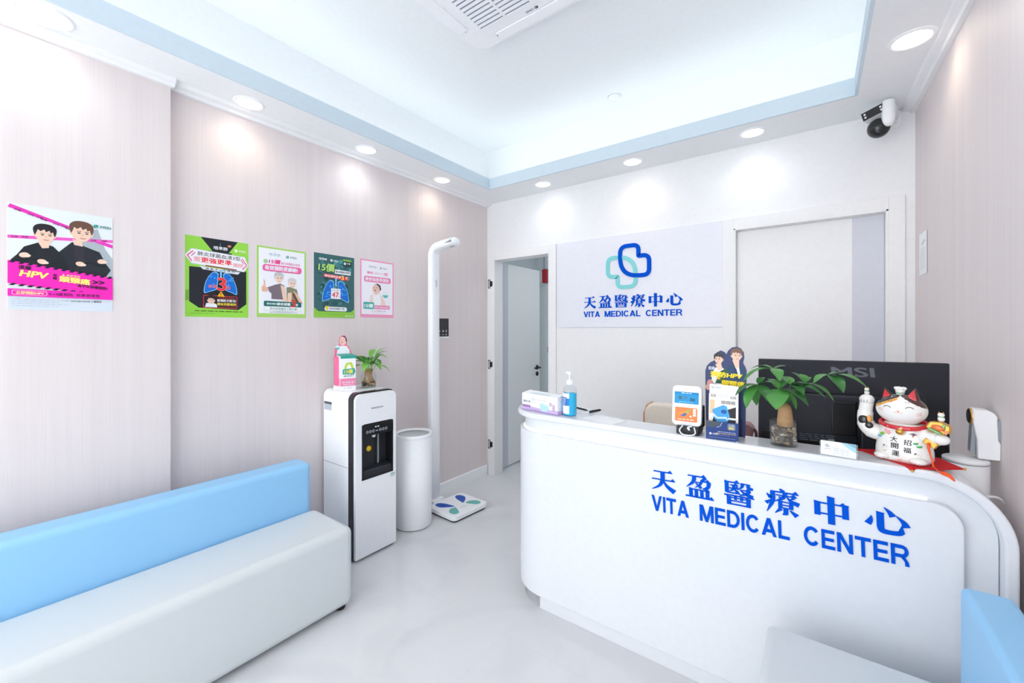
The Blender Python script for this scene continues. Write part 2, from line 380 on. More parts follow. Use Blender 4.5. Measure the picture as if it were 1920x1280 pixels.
# wide bold grotesque capitals drawn as plain shapes, height 1
def _ring(cx, cy, ax, ay, bx, by, a0, a1, n=14):
    o = [(cx+ax*math.cos(math.radians(a0+(a1-a0)*i/n)), cy+ay*math.sin(math.radians(a0+(a1-a0)*i/n))) for i in range(n+1)]
    k = [(cx+bx*math.cos(math.radians(a0+(a1-a0)*i/n)), cy+by*math.sin(math.radians(a0+(a1-a0)*i/n))) for i in range(n+1)]
    return [[o[i], o[i+1], k[i+1], k[i]] for i in range(n)]
def _r(x0, y0, x1, y1): return [(x0,y0),(x1,y0),(x1,y1),(x0,y1)]
CAPS = {
 'I': (0.20, [_r(0,0,.20,1)]),
 'V': (0.94, [[(0,1),(.22,1),(.575,0),(.365,0)], [(.94,1),(.72,1),(.365,0),(.575,0)]]),
 'A': (0.96, [[(0,0),(.22,0),(.595,1),(.365,1)], [(.96,0),(.74,0),(.365,1),(.595,1)], [(.22,.20),(.74,.20),(.68,.37),(.28,.37)]]),
 'T': (0.84, [_r(0,.83,.84,1), _r(.32,0,.52,.9)]),
 'M': (1.04, [_r(0,0,.20,1), _r(.84,0,1.04,1), [(0,1),(.27,1),(.62,0),(.43,0)], [(1.04,1),(.77,1),(.42,0),(.61,0)]]),
 'E': (0.76, [_r(0,0,.20,1), _r(.1,0,.76,.165), _r(.1,.42,.70,.575), _r(.1,.835,.74,1)]),
 'L': (0.70, [_r(0,0,.20,1), _r(.1,0,.70,.17)]),
 'N': (0.86, [_r(0,0,.20,1), _r(.66,0,.86,1), [(0,1),(.23,1),(.86,0),(.63,0)]]),
 'D': (0.88, [_r(0,0,.20,1), _r(.1,0,.40,.165), _r(.1,.835,.40,1)] + _ring(.38,.5,.50,.5,.30,.335,-90,90)),
 'C': (0.92, _ring(.47,.5,.47,.52,.27,.345,38,322)),
 'R': (0.88, [_r(0,0,.20,1), _r(.1,.835,.54,1), _r(.1,.39,.54,.55)] + _ring(.53,.695,.33,.305,.14,.145,-90,90) + [[(.46,.42),(.66,.46),(.84,.20),(.66,.20)], [(.66,.21),(.84,.21),(.88,0),(.67,0)]]),
}
def caps_word(art, word, x0, z0, h, w, m, thick, tilt):
    gap = 0.115; tot = sum(CAPS[c][0] for c in word) + gap*(len(word)-1); kx = w/tot
    ct_, st_ = math.cos(math.radians(tilt)), math.sin(math.radians(tilt)); x = 0.0; n = 0; art.up(); k = art.k
    for c in word:
        for pg in CAPS[c][1]:
            art.k = k-1; n += 1
            art.poly([(x0+(x+px)*kx*ct_-py*h*st_, z0+(x+px)*kx*st_+py*h*ct_) for px, py in pg], m, thick + (n % 7)*0.00003)
        x += CAPS[c][0]+gap
    art.k = k

# ================================================================== THE ROOM
YB, XL, ZS, ZC = 3.04, -2.52, 2.558, 3.05
def XR(y): return 0.43 + (YB - y)*0.0292          # right wall runs slightly askew
YF = -1.35
b = MB(); b.box((-3.4, YF-0.3, -0.06), (1.1, 5.0, 0), FLOOR); struct(b.build('floor'), 'polished pale grey tile floor')
b = MB(); b.box((XL-0.12, YF, 0), (XL, YB+0.1, ZC), WALLPAPER); struct(b.build('wall_left'), 'left wall in pale pinkish grey streaked wallpaper')
b = MB(); b.box((XL, YF, 0), (-2.47, 0.625, ZS), WALLPAPER); struct(b.build('wall_left_pilaster'), 'shallow projecting front section of the left wall')
b = MB()
b.prism([(XR(YB+0.1), YB+0.1), (XR(YF), YF), (XR(YF)+0.12, YF), (XR(YB+0.1)+0.12, YB+0.1)], XY, 0, ZC, WALLPAPER)
struct(b.build('wall_right'), 'right wall in pale streaked wallpaper')
# back wall with two door openings
D1 = (-2.432, -1.826, 2.03); D2 = (-0.428, 0.324, 2.03); T = 0.10
b = MB()
for x0, x1, z0 in ((XL, D1[0], 0), (D1[1], D2[0], 0), (D2[1], XR(YB)+0.02, 0), (D1[0], D1[1], D1[2]), (D2[0], D2[1], D2[2])):
    b.box((x0, YB, z0), (x1, YB+T, ZC), WHITE)
struct(b.build('wall_back'), 'white back wall with two doorways')
# flat board below the sign panel, and hair-line joints
b = MB(); b.box((-1.752, YB-0.004, 0.0), (-0.494, YB, 1.388), DOORW); struct(b.build('trim_1'), 'white wall board below the sign panel')
# ceiling with dropped soffit, blue fascia and light cove
b = MB(); b.box((XL-0.1, YF, ZC), (0.75, YB+T, ZC+0.06), CEIL); struct(b.build('ceiling'), 'white raised tray ceiling')
XI0, XI1, YI1, YI0 = -2.236, 0.176, 2.724, -1.05
b = MB()
for a, c in (((XL, YF, ZS), (XI0, YB, ZS+0.02)), ((XI1, YF, ZS), (0.62, YB, ZS+0.02)), ((XI0, YI1, ZS), (XI1, YB, ZS+0.02)), ((XI0, YF, ZS), (XI1, YI0, ZS+0.02))):
    b.box(a, c, CEIL)
struct(b.build('ceiling_soffit'), 'white dropped soffit around the tray ceiling')
b = MB(); t = 0.014; zt = 2.648
def ring_rect(x0, y0, x1, y1): return [(x0, y0), (x1, y0), (x1, y1), (x0, y1)]
ro_, ri_ = ring_rect(XI0+0.0002, YI0+0.0002, XI1-0.0002, YI1-0.0002), ring_rect(XI0+t, YI0+t, XI1-t, YI1-t)
vs = [(x, y, z) for z in (ZS-0.0005, zt) for r_ in (ro_, ri_) for x, y in r_]; fs = []
for i in range(4):
    j = (i+1) % 4; fs += [(i, j, 4+j, 4+i), (8+i, 8+j, 12+j, 12+i), (i, j, 8+j, 8+i), (4+i, 4+j, 12+j, 12+i)]
b.add(vs, fs, BLUE_FASCIA)
struct(b.build('trim_2'), 'pale blue fascia around the tray ceiling')
b = MB(); b.box((XL, YF, ZS+0.02), (XL+0.012, YB-0.012, ZC), CEIL); b.box((XL, YB-0.012, ZS+0.02), (XR(YB), YB, ZC), CEIL)
b.loft([[(XR(y)-d_, y, z) for d_, z in ((0, ZS+0.02), (0.012, ZS+0.02), (0.012, ZC), (0, ZC))] for y in (YF, YB-0.012)], CEIL, False)
struct(b.build('trim_6'), 'white lining of the light cove')
# cornices
def cornice(name, poly, y0, y1, m=WHITE, label=None, f=lambda u, v, w: (u, w, v)):
    q = MB(); q.prism(poly, f, y0, y1, m); return struct(q.build(name), label)
cornice('trim_3', [(XL, 2.528), (XL+0.02, 2.528), (XL+0.026, 2.54), (XL+0.055, 2.544), (XL+0.066, ZS), (XL, ZS)], 0.625, YB, WHITE, 'white cornice along the left wall')
cornice('trim_4', [(-2.47, 2.523), (-2.452, 2.523), (-2.448, 2.536), (-2.436, 2.54), (-2.43, 2.55), (-2.43, ZS), (-2.47, ZS)], YF, 0.637, WHITE, 'white cornice along the projecting wall section')
q = MB(); pr = [(0, 2.528), (-0.02, 2.528), (-0.026, 2.54), (-0.05, 2.546), (-0.056, ZS), (0, ZS)]
q.loft([[(XR(y)+u, y, v) for u, v in pr] for y in (YF, YB)], WHITE, False); struct(q.build('trim_5'), 'white cornice along the right wall')
b = MB(); b.prism([(XL, 0), (XL+0.014, 0), (XL+0.014, 0.085), (XL+0.010, 0.09), (XL, 0.09)], lambda u, v, w: (u, w, v), 0.625, YB-0.012, PLASTW)
struct(b.build('baseboard_left'), 'pale grey baseboard along the left wall')
b = MB(); b.loft([[(XR(y)+u, y, v) for u, v in ((0,0),(-0.014,0),(-0.014,0.09),(0,0.09))] for y in (YF, YB-0.02)], PLASTW, False); struct(b.build('baseboard_right'))

# ---- door 1: open doorway on the left
def frame_bm(x0, x1, zt, w, y0, y1, m, mitre=True):
    q = MB()
    for s, xa, xb in ((-1, x0-w, x0), (1, x1, x1+w)):
        q.box((xa, y0, 0), (xb, y1, zt+w), m)
    q.box((x0, y0, zt), (x1, y1, zt+w), m)
    return q
d = thing('door_1', (-2.13, YB, 0), 'open white hinged door with black hinges in the left doorway', 'door'); struct(d)
q = frame_bm(D1[0], D1[1], D1[2], 0.066, YB-0.014, YB, DOORW)
q.box((D1[0]-0.001, YB-0.014, 0), (D1[0]+0.010, YB+T+0.014, D1[2]), DOORW); q.box((D1[1]-0.010, YB-0.014, 0), (D1[1]+0.001, YB+T+0.014, D1[2]), DOORW)
q.box((D1[0], YB-0.014, D1[2]-0.010), (D1[1], YB+T+0.014, D1[2]+0.001), DOORW)
q.build('door_frame', d, bevel=0.002)
LX0, LX1, LY0, LY1 = -2.517, -2.477, 3.157, 3.90
q = MB(); q.box((LX0, LY0, 0.012), (LX1, LY1, 2.025), DOORW); q.box((LX1-0.004, LY0+0.0, 0.0125), (LX1+0.0006, 3.314, 2.0245), DOORG)
leaf = q.build('door_leaf', d)
q = MB(); q.lathe([(0.0, 0.0), (0.026, 0.0), (0.026, 0.008), (0.012, 0.010), (0.010, 0.045)], (LX1, 3.845, 0.955), MBLACK, 20, axis='x')
q.tube([(LX1+0.045, 3.845, 0.955), (LX1+0.047, 3.80, 0.957), (LX1+0.047, 3.73, 0.955)], [0.010, 0.009, 0.008], MBLACK, 12)
q.lathe([(0.0, 0.0), (0.024, 0.0), (0.024, 0.008), (0.0, 0.010)], (LX1, 3.845, 0.885), MBLACK, 20, axis='x')
q.build('door_handle', leaf)
for z in (1.802, 1.043, 0.29):
    q = MB(); fx = lambda u, v, w: (u, w, v)
    for (u0, v0, u1, v1) in ((-2.497, -0.042, -2.491, 0.042), (-2.497, -0.042, -2.476, -0.034), (-2.497, 0.034, -2.476, 0.042), (-2.479, -0.042, -2.474, 0.042)):
        q.box((u0, YB-0.0155, z+v0), (u1, YB-0.0125, z+v1), MBLACK)
    q.lathe([(0.006, -0.028), (0.006, 0.028)], (-2.469, YB-0.018, z), MBLACK, 12)
    q.box((-2.474, YB-0.017, z-0.024), (-2.446, YB-0.0125, z+0.024), MBLACK)
    q.build('hinge', d)
# ---- the corridor beyond it
CORR = mat('corridor_paint', '#d3dbde', rough=0.7)
b = MB()
b.box((-2.80, YB+T, 0), (-2.70, 4.2, 2.5), CORR); b.box((-2.80, 4.2, 0), (-0.55, 4.3, 2.5), CORR); b.box((-0.55, YB+T, 0), (-0.45, 4.3, 2.5), CORR)
struct(b.build('wall_corridor'), 'pale blue grey corridor wall beyond the doorway')
b = MB(); b.box((-2.80, YB+T, 2.5), (-0.45, 4.3, 2.56), CORR); struct(b.build('ceiling_corridor'))
al = thing('fire_alarm_box', (-2.6, 4.2, 2.0), 'red alarm box high on the corridor wall seen through the open door', 'alarm')
q = MB(); q.box((-2.635, 4.165, 1.935), (-2.585, 4.2, 2.06), PLASTW); q.build('mounting_box', al, bevel=0.003)
q = MB(); q.box((-2.592, 4.13, 1.92), (-2.53, 4.19, 2.08), mat('signal_red', '#b01c2e', rough=0.4)); q.build('red_cover', al, bevel=0.008)
q = MB(); q.box((-2.602, 4.185, 2.07), (-2.596, 4.2, 2.5), PLASTG); q.build('conduit', al)
sw = MB(); sw.box((-2.552, 4.19, 1.10), (-2.51, 4.2, 1.17), mat('dull_pink_plastic', '#a77f86')); tag(sw.build('wall_button', base=(-2.53, 4.2, 1.13), bevel=0.003), 'small pinkish button plate on corridor wall beside the door frame', 'switch')

# ---- door 2: closed door on the right
d = thing('door_2', (-0.05, YB, 0), 'closed wide white door with grey vertical inlay in the back wall', 'door'); struct(d)
q = frame_bm(D2[0], D2[1], D2[2], 0.066, YB-0.016, YB, DOORW)
q.box((D2[0]-0.001, YB-0.016, 0), (D2[0]+0.012, YB+T, D2[2]), DOORW); q.box((D2[1]-0.012, YB-0.016, 0), (D2[1]+0.001, YB+T, D2[2]), DOORW)
q.box((D2[0], YB-0.016, D2[2]-0.012), (D2[1], YB+T, D2[2]+0.001), DOORW)
q.build('door_frame', d, bevel=0.002)
q = MB(); q.box((D2[0]+0.014, YB+0.035, 0.012), (D2[1]-0.014, YB+0.075, D2[2]-0.016), DOORW)
q.box((0.172, YB+0.0345, 0.0125), (D2[1]-0.0145, YB+0.04, D2[2]-0.0165), DOORG)
q.build('door_leaf', d)

# ---- shop front behind the camera: frame and glass through which daylight enters
wf = thing('window_1', (-1.0, YF, 0), 'glazed shop front', 'window'); struct(wf)
q = MB(); FR = mat('white_window_frame', '#e9ecef', rough=0.4)
for x in (XL, -1.2, 0.10): q.box((x, YF-0.03, 0), (x+0.05, YF+0.03, 2.6), FR)
for z in (0, 2.5): q.box((XL, YF-0.03, z), (0.15, YF+0.03, z+0.06), FR)
q.build('window_frame', wf)
PANE = glassy('window_glass', (0.98, 0.99, 0.99), gloss=0.03, rough=0.0)
q = MB(); q.box((XL+0.05, YF-0.003, 0.06), (0.11, YF+0.003, 2.5), PANE); q.build('pane', wf)
b = MB(); b.box((XL-0.12, YF-0.08, 2.56), (0.7, YF, ZC+0.06), WHITE); b.box((0.15, YF-0.08, 0), (0.7, YF, 2.56), WHITE); struct(b.build('wall_front'))

# ================================================================== LAMPS
WARM, COOL = (1.0, 0.80, 0.60), (0.93, 0.96, 1.0)
DL = [(-2.343, 0.213, COOL, 'large cool white recessed downlight above the poster of two men in black', .078),
      (-2.388, 0.931, WARM, 'warm recessed downlight above the green pneumonia poster', .066),
      (-2.381, 1.628, COOL, 'cool recessed downlight above the dark teal poster and water dispenser', .066),
      (-2.382, 2.314, WARM, 'warm recessed downlight above the height and weight scale', .066),
      (-1.789, 2.868, COOL, 'cool recessed downlight above the gap between open door and wall sign', .066),
      (-1.039, 2.858, WARM, 'warm recessed downlight above the wall sign', .066),
      (-0.303, 2.859, COOL, 'cool recessed downlight above the closed door', .066),
      (0.335, 1.62, COOL, 'added unseen cool downlight in the right soffit above the counter end', .066),  # from here to the entrance row: added out of view for overhead light
      (0.355, 0.92, WARM, 'added unseen warm downlight in the right soffit above the bench', .066),
      (0.375, 0.21, COOL, 'added unseen cool downlight in the right soffit beside the entrance', .066),
      (-2.343, -0.50, WARM, 'added unseen warm downlight in the left soffit beside the entrance', .066),
      (-1.75, -1.2, COOL, 'added unseen cool downlight over the left of the entrance', .066),
      (-1.00, -1.2, WARM, 'added unseen warm downlight over the middle of the entrance', .066),
      (-0.25, -1.2, COOL, 'added unseen cool downlight over the right of the entrance', .066),
      (0.319, 2.323, WARM, 'warm recessed downlight near the security camera and right wall', .070)]
SPOT_POWER = 2.3
for x, y, c, lb, r in DL:
    d = thing('downlight', (x, y, ZS), lb, 'ceiling light', 'recessed downlights in the soffit')
    q = MB(); q.lathe([(r*0.86, -0.001), (r*0.88, -0.006), (r*1.02, -0.006), (r*1.08, -0.0005)], (x, y, ZS), PLASTW, 40, caps=False); q.build('trim_ring', d)
    q = MB(); q.lathe([(0.0, -0.003), (r*0.88, -0.003)], (x, y, ZS), emit('lens_glow_warm' if c == WARM else 'lens_glow_cool', '#fff3e6' if c == WARM else '#ffffff', 6.0), 40, caps=False); q.build('lens', d)
    ld = bpy.data.lights.new('downlight_beam', 'SPOT'); ld.energy = SPOT_POWER; ld.color = c; ld.spot_size = math.radians(150); ld.spot_blend = 1.0; ld.shadow_soft_size = 0.04
    lo = bpy.data.objects.new('downlight_beam', ld); COL.objects.link(lo); lo.location = (0, 0, -0.02); lo.parent = d
# cove strip lights: long thin lamps lying in the trough behind the blue fascia, aimed upward
COVE_POWER = 0.56
def cove(name, loc, sx, sy):
    ld = bpy.data.lights.new(name, 'AREA'); ld.shape = 'RECTANGLE'; ld.size = sx; ld.size_y = sy; ld.energy = COVE_POWER*max(sx, sy); ld.color = (0.95, 0.995, 0.99)
    lo = bpy.data.objects.new(name, ld); COL.objects.link(lo); lo.location = loc; lo.rotation_euler = (PI, 0, 0)
cove('cove_lamp_left', (-2.37, 0.85, 2.60), 0.06, 3.7); cove('cove_lamp_right', (0.30, 0.8, 2.60), 0.06, 3.6)
cove('cove_lamp_back', (-1.05, 2.86, 2.60), 2.6, 0.06); cove('cove_lamp_front', (-1.05, -1.2, 2.60), 2.4, 0.06)
ld = bpy.data.lights.new('corridor_lamp', 'AREA'); ld.size = 0.3; ld.energy = 4.5; ld.color = (0.95, 0.98, 1.0)
lo = bpy.data.objects.new('corridor_lamp', ld); COL.objects.link(lo); lo.location = (-1.5, 3.75, 2.48)

# ceiling cassette air conditioner
ZA = 2.99; ax0, ax1, ay0, ay1 = -1.59, -0.65, 0.905, 1.845
ac = thing('ceiling_air_conditioner', (-1.12, 1.375, ZC), 'white cassette air conditioner with slatted grille set into the ceiling', 'air conditioner')
q = MB(); q.prism(rrect(ax0, ay0, ax1, ay1, 0.10, 8), XY, ZA, ZC, PLASTW); q.build('panel', ac, bevel=0.008)
gx0, gx1, gy0, gy1 = -1.445, -0.795, 1.05, 1.695
q = MB(); q.prism(rrect(gx0-0.03, gy0-0.03, gx1+0.03, gy1+0.06, 0.05, 6), XY, ZA-0.006, ZA+0.01, PLASTW); q.build('grille_frame', ac, bevel=0.003)
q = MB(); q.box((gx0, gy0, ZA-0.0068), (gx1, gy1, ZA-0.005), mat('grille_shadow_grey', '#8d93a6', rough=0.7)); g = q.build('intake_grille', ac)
q = MB(); n = 24
for i in range(n+1):
    y = gy0 + (gy1-gy0)*i/n; q.box((gx0, y-0.0075, ZA-0.012), (gx1, y+0.0075, ZA-0.0062), PLASTW)
for k in range(5):
    x = gx0 + (gx1-gx0)*k/4; q.box((x-0.006, gy0, ZA-0.0125), (x+0.006, gy1, ZA-0.0062), PLASTW)
q.build('grille_slats', g)
for i, (a, c) in enumerate((((ax0+0.025, ay0+0.19), (ax0+0.085, ay1-0.19)), ((ax1-0.085, ay0+0.19), (ax1-0.025, ay1-0.19)), ((ax0+0.19, ay1-0.085), (ax1-0.19, ay1-0.025)), ((ax0+0.19, ay0+0.025), (ax1-0.19, ay0+0.085)))):
    q = MB(); q.box((a[0], a[1], ZA-0.010), (c[0], c[1], ZA+0.01), PLASTW)
    fl = q.build('louvre_flap', ac, bevel=0.004)
    q = MB()
    if c[0]-a[0] < c[1]-a[1]:
        for y in (a[1]-0.008, c[1]): q = MB(); q.prism([(a[0]+0.03, y), (a[0]+0.044, y), (a[0]+0.037, y+0.010)], XY, ZA-0.003, ZA+0.002, MBLACK); q.build('flap_pivot', fl)
    else:
        for x in (a[0]-0.008, c[0]): q = MB(); q.prism([(x, a[1]+0.02), (x, a[1]+0.034), (x+0.010, a[1]+0.027)], XY, ZA-0.003, ZA+0.002, MBLACK); q.build('flap_pivot', fl)
q = MB(); A = Art(q, (-1.127, 1.745, ZA-0.0065), (-1, 0, 0), (0, -1, 0), (0, 0, -1)); A.ell(-0.004, 0.008, 0.011, 0.009, '#4b4f57'); A.rect(-0.006, 0.009, 0.008, 0.012, '#e7e9ee'); A.text('GREE', 0.012, 0.002, 0.012, '#5a5e66', bold=0.02, sx=1.2)
q.build('logo', ac, label='dark grey logo')
# sprinkler cover / smoke detector plate
sm = thing('smoke_detector', (-1.165, 2.835, ZC), 'small round white detector plate on the ceiling', 'detector')
q = MB(); q.lathe([(0.0, -0.022), (0.038, -0.022), (0.045, -0.012), (0.046, 0)], (-1.165, 2.835, ZC), PLASTW, 32); q.build('cover_plate', sm)
q = MB(); q.lathe([(0.047, -0.003), (0.053, -0.0035), (0.054, 0)], (-1.165, 2.835, ZC), PLASTW, 32, caps=False); q.build('rim', sm)

# security camera on the back wall / soffit corner
cc = thing('security_camera', (0.345, 3.03, 2.50), 'white outdoor security camera with black lens ball in the ceiling corner', 'security camera')
def cam_at(u, v, w): return (u, v, w)
q = MB(); q.prism(rrect(0.325, 2.462, 0.375, 2.552, 0.015), XZf, YB-0.02, YB, PLASTW)
q.build('wall_plate', cc, bevel=0.004)
q = MB(); q.tube([(0.350, 3.03, 2.515), (0.338, 2.97, 2.535), (0.322, 2.915, 2.535)], [0.016, 0.018, 0.02], PLASTW, 14); q.tube([(0.352, 3.03, 2.49), (0.335, 2.97, 2.49), (0.318, 2.92, 2.50)], [0.007, 0.007, 0.007], PLASTW, 10)
q.build('arm', cc)
hx, hy = 0.303, 2.845
q = MB(); q.lathe([(0.0, 0.055), (0.022, 0.053), (0.026, 0.047), (0.0265, -0.035), (0.025, -0.055), (0.018, -0.070), (0.008, -0.077), (0.0, -0.078)], (hx, hy, 2.492), PLASTW, 32); q.build('body', cc)
q = MB()
q.ell((hx-0.034, hy+0.035, 2.428), (0.048, 0.046, 0.050), BLACK, 32, 20); ball = q.build('lens_ball', cc, label='black lens ball')
q = MB(); q.T = Matrix.Translation((hx-0.040, hy+0.001, 2.400)) @ Matrix.Rotation(math.radians(30), 4, 'X'); q.lathe([(0.0, -0.003), (0.009, -0.003), (0.012, 0.0), (0.0, 0.003)], (0, 0, 0), mat('lens_grey', '#3a3d45', rough=0.1), 20, axis='y'); q.build('lens', ball)
q = MB(); q.T = Matrix.Translation((0.245, 2.86, 2.505)) @ Matrix.Rotation(math.radians(-14), 4, 'Y') @ Matrix.Rotation(math.radians(-20), 4, 'Z')
q.box((-0.046, -0.004, -0.022), (0.05, 0.06, 0.024), PLASTW)
lampb = q.build('flood_lamp', cc, bevel=0.004)
q = MB(); q.T = Matrix.Translation((0.245, 2.86, 2.505)) @ Matrix.Rotation(math.radians(-14), 4, 'Y') @ Matrix.Rotation(math.radians(-20), 4, 'Z')
q.box((-0.044, -0.010, -0.020), (0.048, -0.003, 0.022), MBLACK)
for x in (-0.031, 0.035):
    for z in (-0.007, 0.009): q.box((x-0.004, -0.0115, z-0.005), (x+0.004, -0.009, z+0.005), PLASTW)
q.build('lamp_face', lampb, bevel=0.0015)

# notice on the right wall
q = MB(); yy0, yy1 = 2.79, 2.935; f = lambda u, v, w: (XR(u)-0.002-w, u, v)
q.prism([(yy0, 1.647), (yy1, 1.647), (yy1, 1.855), (yy0, 1.855)], f, 0, 0.001, PAPER)
A = Art(q, (XR(yy1)-0.0034, yy1, 1.647), (-XR(yy1)+XR(yy0), yy0-yy1, 0), (0, 0, 1), (-1, 0, 0))
A.stroke([(0.35, 0.150), (0.8, 0.166)], 0.006, '#8f95a5')
for k in range(9): A.fine(0.18, 0.88, 0.03+k*0.012, 0.0025, '#c2c7d4', 0.09)
tag(q.build('paper_notice', base=(XR(2.86), 2.86, 1.75)), 'small white paper notice taped to the right wall beside the closed door', 'notice')

# ================================================================== WALL SIGN
sg = thing('wall_sign', (-1.123, YB, 1.388), 'pale lavender clinic sign panel with blue and aqua double cross logo', 'sign')
q = MB(); q.box((-1.752, YB-0.012, 1.39), (-0.494, YB, 2.093), SIGNP); q.build('backing_panel', sg, bevel=0.001)
ys = YB-0.0125
def rounded(cs, n=8):
    out = []
    for i, (x, y, r) in enumerate(cs):
        P = Vector((x, y)); a = (Vector(cs[i-1][:2])-P).normalized(); c_ = (Vector(cs[(i+1) % len(cs)][:2])-P).normalized()
        for k in range(n+1):
            t = k/n; out.append(tuple((P+a*r)*(1-t)**2 + P*2*t*(1-t) + (P+c_*r)*t*t))
    return out
cr = rounded([(-1.196, 2.002, 0.052), (-1.055, 2.002, 0.042), (-1.055, 1.919, 0.006), (-0.976, 1.919, 0.045), (-0.976, 1.774, 0.045), (-1.196, 1.774, 0.145)])
cxm, czm = -1.136, 1.848
te = [(2*cxm-x, 2*czm-z) for x, z in cr]
q = MB(); A = Art(q, (0, ys, 0), (1,0,0), (0,0,1), (0,-1,0)); A.stroke(te, 0.031, SIGNT, True, 0.006); q.build('aqua_cross', sg, label='aqua cross outline')
q = MB(); A = Art(q, (0, ys, 0), (1,0,0), (0,0,1), (0,-1,0)); A.stroke(cr, 0.031, SIGNB, True, 0.007); q.build('blue_cross', sg, label='royal blue cross outline')
def lettering(par, y, u, v, cw, ch_, pitch, ue, ve, he, we, thick, tilt):
    ct_, st_ = math.cos(math.radians(tilt)), math.sin(math.radians(tilt))
    for i, c_ in enumerate('天盈醫療中心'):
        q = MB(); A = Art(q, (0, y, 0), (1,0,0), (0,0,1), (0,-1,0)); song(A, c_, u+i*pitch*ct_, v+i*pitch*st_, cw, ch_, pitch, SIGNB, thick, tilt); q.build('chinese_character', par, label='royal blue Chinese character')
    for a, e, wd_ in ((0.0, 0.185, 'VITA'), (0.238, 0.611, 'MEDICAL'), (0.663, 1.0, 'CENTER')):
        q = MB(); A = Art(q, (0, y, 0), (1,0,0), (0,0,1), (0,-1,0))
        x0, w_ = ue+a*we*ct_, (e-a)*we; z0 = ve+a*we*st_
        caps_word(A, wd_, x0, z0, he, w_, SIGNB, thick, tilt)
        q.build('english_word', par, label='royal blue capital letters')
lettering(sg, ys, -1.502, 1.541, 0.108, 0.096, 0.1293, -1.502, 1.471, 0.045, 0.755, 0.004, 0.0)

# ================================================================== RECEPTION COUNTER
ct = thing('reception_counter', (-0.4, 1.95, 0), 'white lacquered reception counter with rounded ends and blue clinic lettering', 'counter')
CX, CY = -1.078, 1.928
def wrap(r, yf, yb, xr, Rc, zt, zb, m, wing=1.985, depth=0.06):
    """front panel with plan-rounded left end and an upright rounded right corner"""
    q = MB()
    fr = [(CX, zb), (CX, zt), (xr-Rc, zt)] + arc(xr-Rc, zt-Rc, Rc, 90, 0, 14)[1:] + [(xr, zb)]
    n = len(fr)
    q.add([(x, yf, z) for x, z in fr], [list(range(n))], m)
    q.add([(x, yb, z) for x, z in fr], [list(range(n))], m)
    vs = [(x, yf, z) for x, z in fr] + [(x, yb, z) for x, z in fr]
    q.add(vs, [(i, (i+1) % n, n+(i+1) % n, n+i) for i in range(n) if i != 0], m)
    pl = [(CX, yf)] + [(CX + r*math.cos(math.radians(a)), CY + r*math.sin(math.radians(a))) for a in range(-95, -181, -5)] + [(CX-r, wing)]
    k = len(pl); inn = [(CX, wing), (CX, yb)]
    ring = pl + inn; kk = len(ring)
    for z in (zb, zt): q.add([(x, y, z) for x, y in ring], [list(range(kk))], m)
    q.add([(x, y, zb) for x, y in ring] + [(x, y, zt) for x, y in ring], [(i, i+1, kk+i+1, kk+i) for i in range(kk-1)], m)
    return q
q = wrap(0.2, 1.728, 1.80, 0.40, 0.03, 0.10, 0.0, GLOSSW); q.build('plinth', ct, weld=True)
q = wrap(0.2255, 1.7025, 1.79, 0.343, 0.065, 0.866, 0.072, GLOSSW); q.build('front_panel', ct, weld=True, bevel=0.005, seg=3, ang=50)
q = wrap(0.2, 1.732, 1.785, 0.414, 0.162, 0.938, 0.0, GLOSSW); q.build('recessed_neck', ct, weld=True, bevel=0.002, ang=50)
# counter top: plate with a rounded left end that folds down into a right-hand leg
ro = 0.238; zt, zb, Ro, Ri, bx, bz = 0.962, 0.934, 0.19, 0.162, 0.253, 0.772
yfs, ybs = 1.690, 1.838
out = [(bx, yfs), (CX, yfs)] + [(CX + ro*math.cos(math.radians(a)), CY + ro*math.sin(math.radians(a))) for a in range(-95, -181, -5)]
inn = [(-1.314, 1.955), (-1.30, 1.985), (-1.27, 2.0), (-1.22, 2.005), (-1.10, 2.0), (-1.03, 1.985), (-0.975, 1.955), (-0.93, 1.925), (-0.87, 1.895), (-0.80, 1.865), (-0.73, 1.846), (-0.64, ybs), (bx, ybs)]
ring = out + inn; kk = len(ring)
q = MB()
for z in (zb, zt): q.add([(x, y, z) for x, y in ring], [list(range(kk))], GLOSSW)
q.add([(x, y, zb) for x, y in ring] + [(x, y, zt) for x, y in ring], [(i, i+1, kk+i+1, kk+i) for i in range(kk-1)], GLOSSW)
prof = [((bx + Ro*math.cos(math.radians(a)), bz + Ro*math.sin(math.radians(a))), (bx + Ri*math.cos(math.radians(a)), bz + Ri*math.sin(math.radians(a)))) for a in range(90, -1, -6)] + [((bx+Ro, 0.0), (bx+Ri, 0.0))]
rings = [[(o[0], yfs, o[1]), (o[0], ybs, o[1]), (i_[0], ybs, i_[1]), (i_[0], yfs, i_[1])] for o, i_ in prof]
vs = [p for r_ in rings for p in r_]; fs = []
for k in range(len(rings)-1):
    for i in range(4): fs.append((k*4+i, k*4+(i+1) % 4, (k+1)*4+(i+1) % 4, (k+1)*4+i))
fs.append(tuple(range((len(rings)-1)*4, len(rings)*4)))
q.add(vs, fs, GLOSSW); q.build('counter_top', ct, weld=True, bevel=0.008, seg=3, ang=50)
# work top behind, carried on a cabinet
dk = thing('work_desk', (-0.3, 2.13, 0), 'white work desk tucked behind the reception counter carrying the monitor', 'desk')
q = MB(); q.box((-1.015, 1.845, 0.70), (0.445, 2.30, 0.725), DOORW); q.build('desk_top', dk, bevel=0.002)
q = MB(); q.box((-1.01, 1.85, 0.0), (-0.98, 2.28, 0.70), DOORW); q.build('side_panel', dk)
q = MB(); q.box((0.06, 1.85, 0.0), (0.40, 2.28, 0.70), DOORW); q.build('drawer_pedestal', dk)
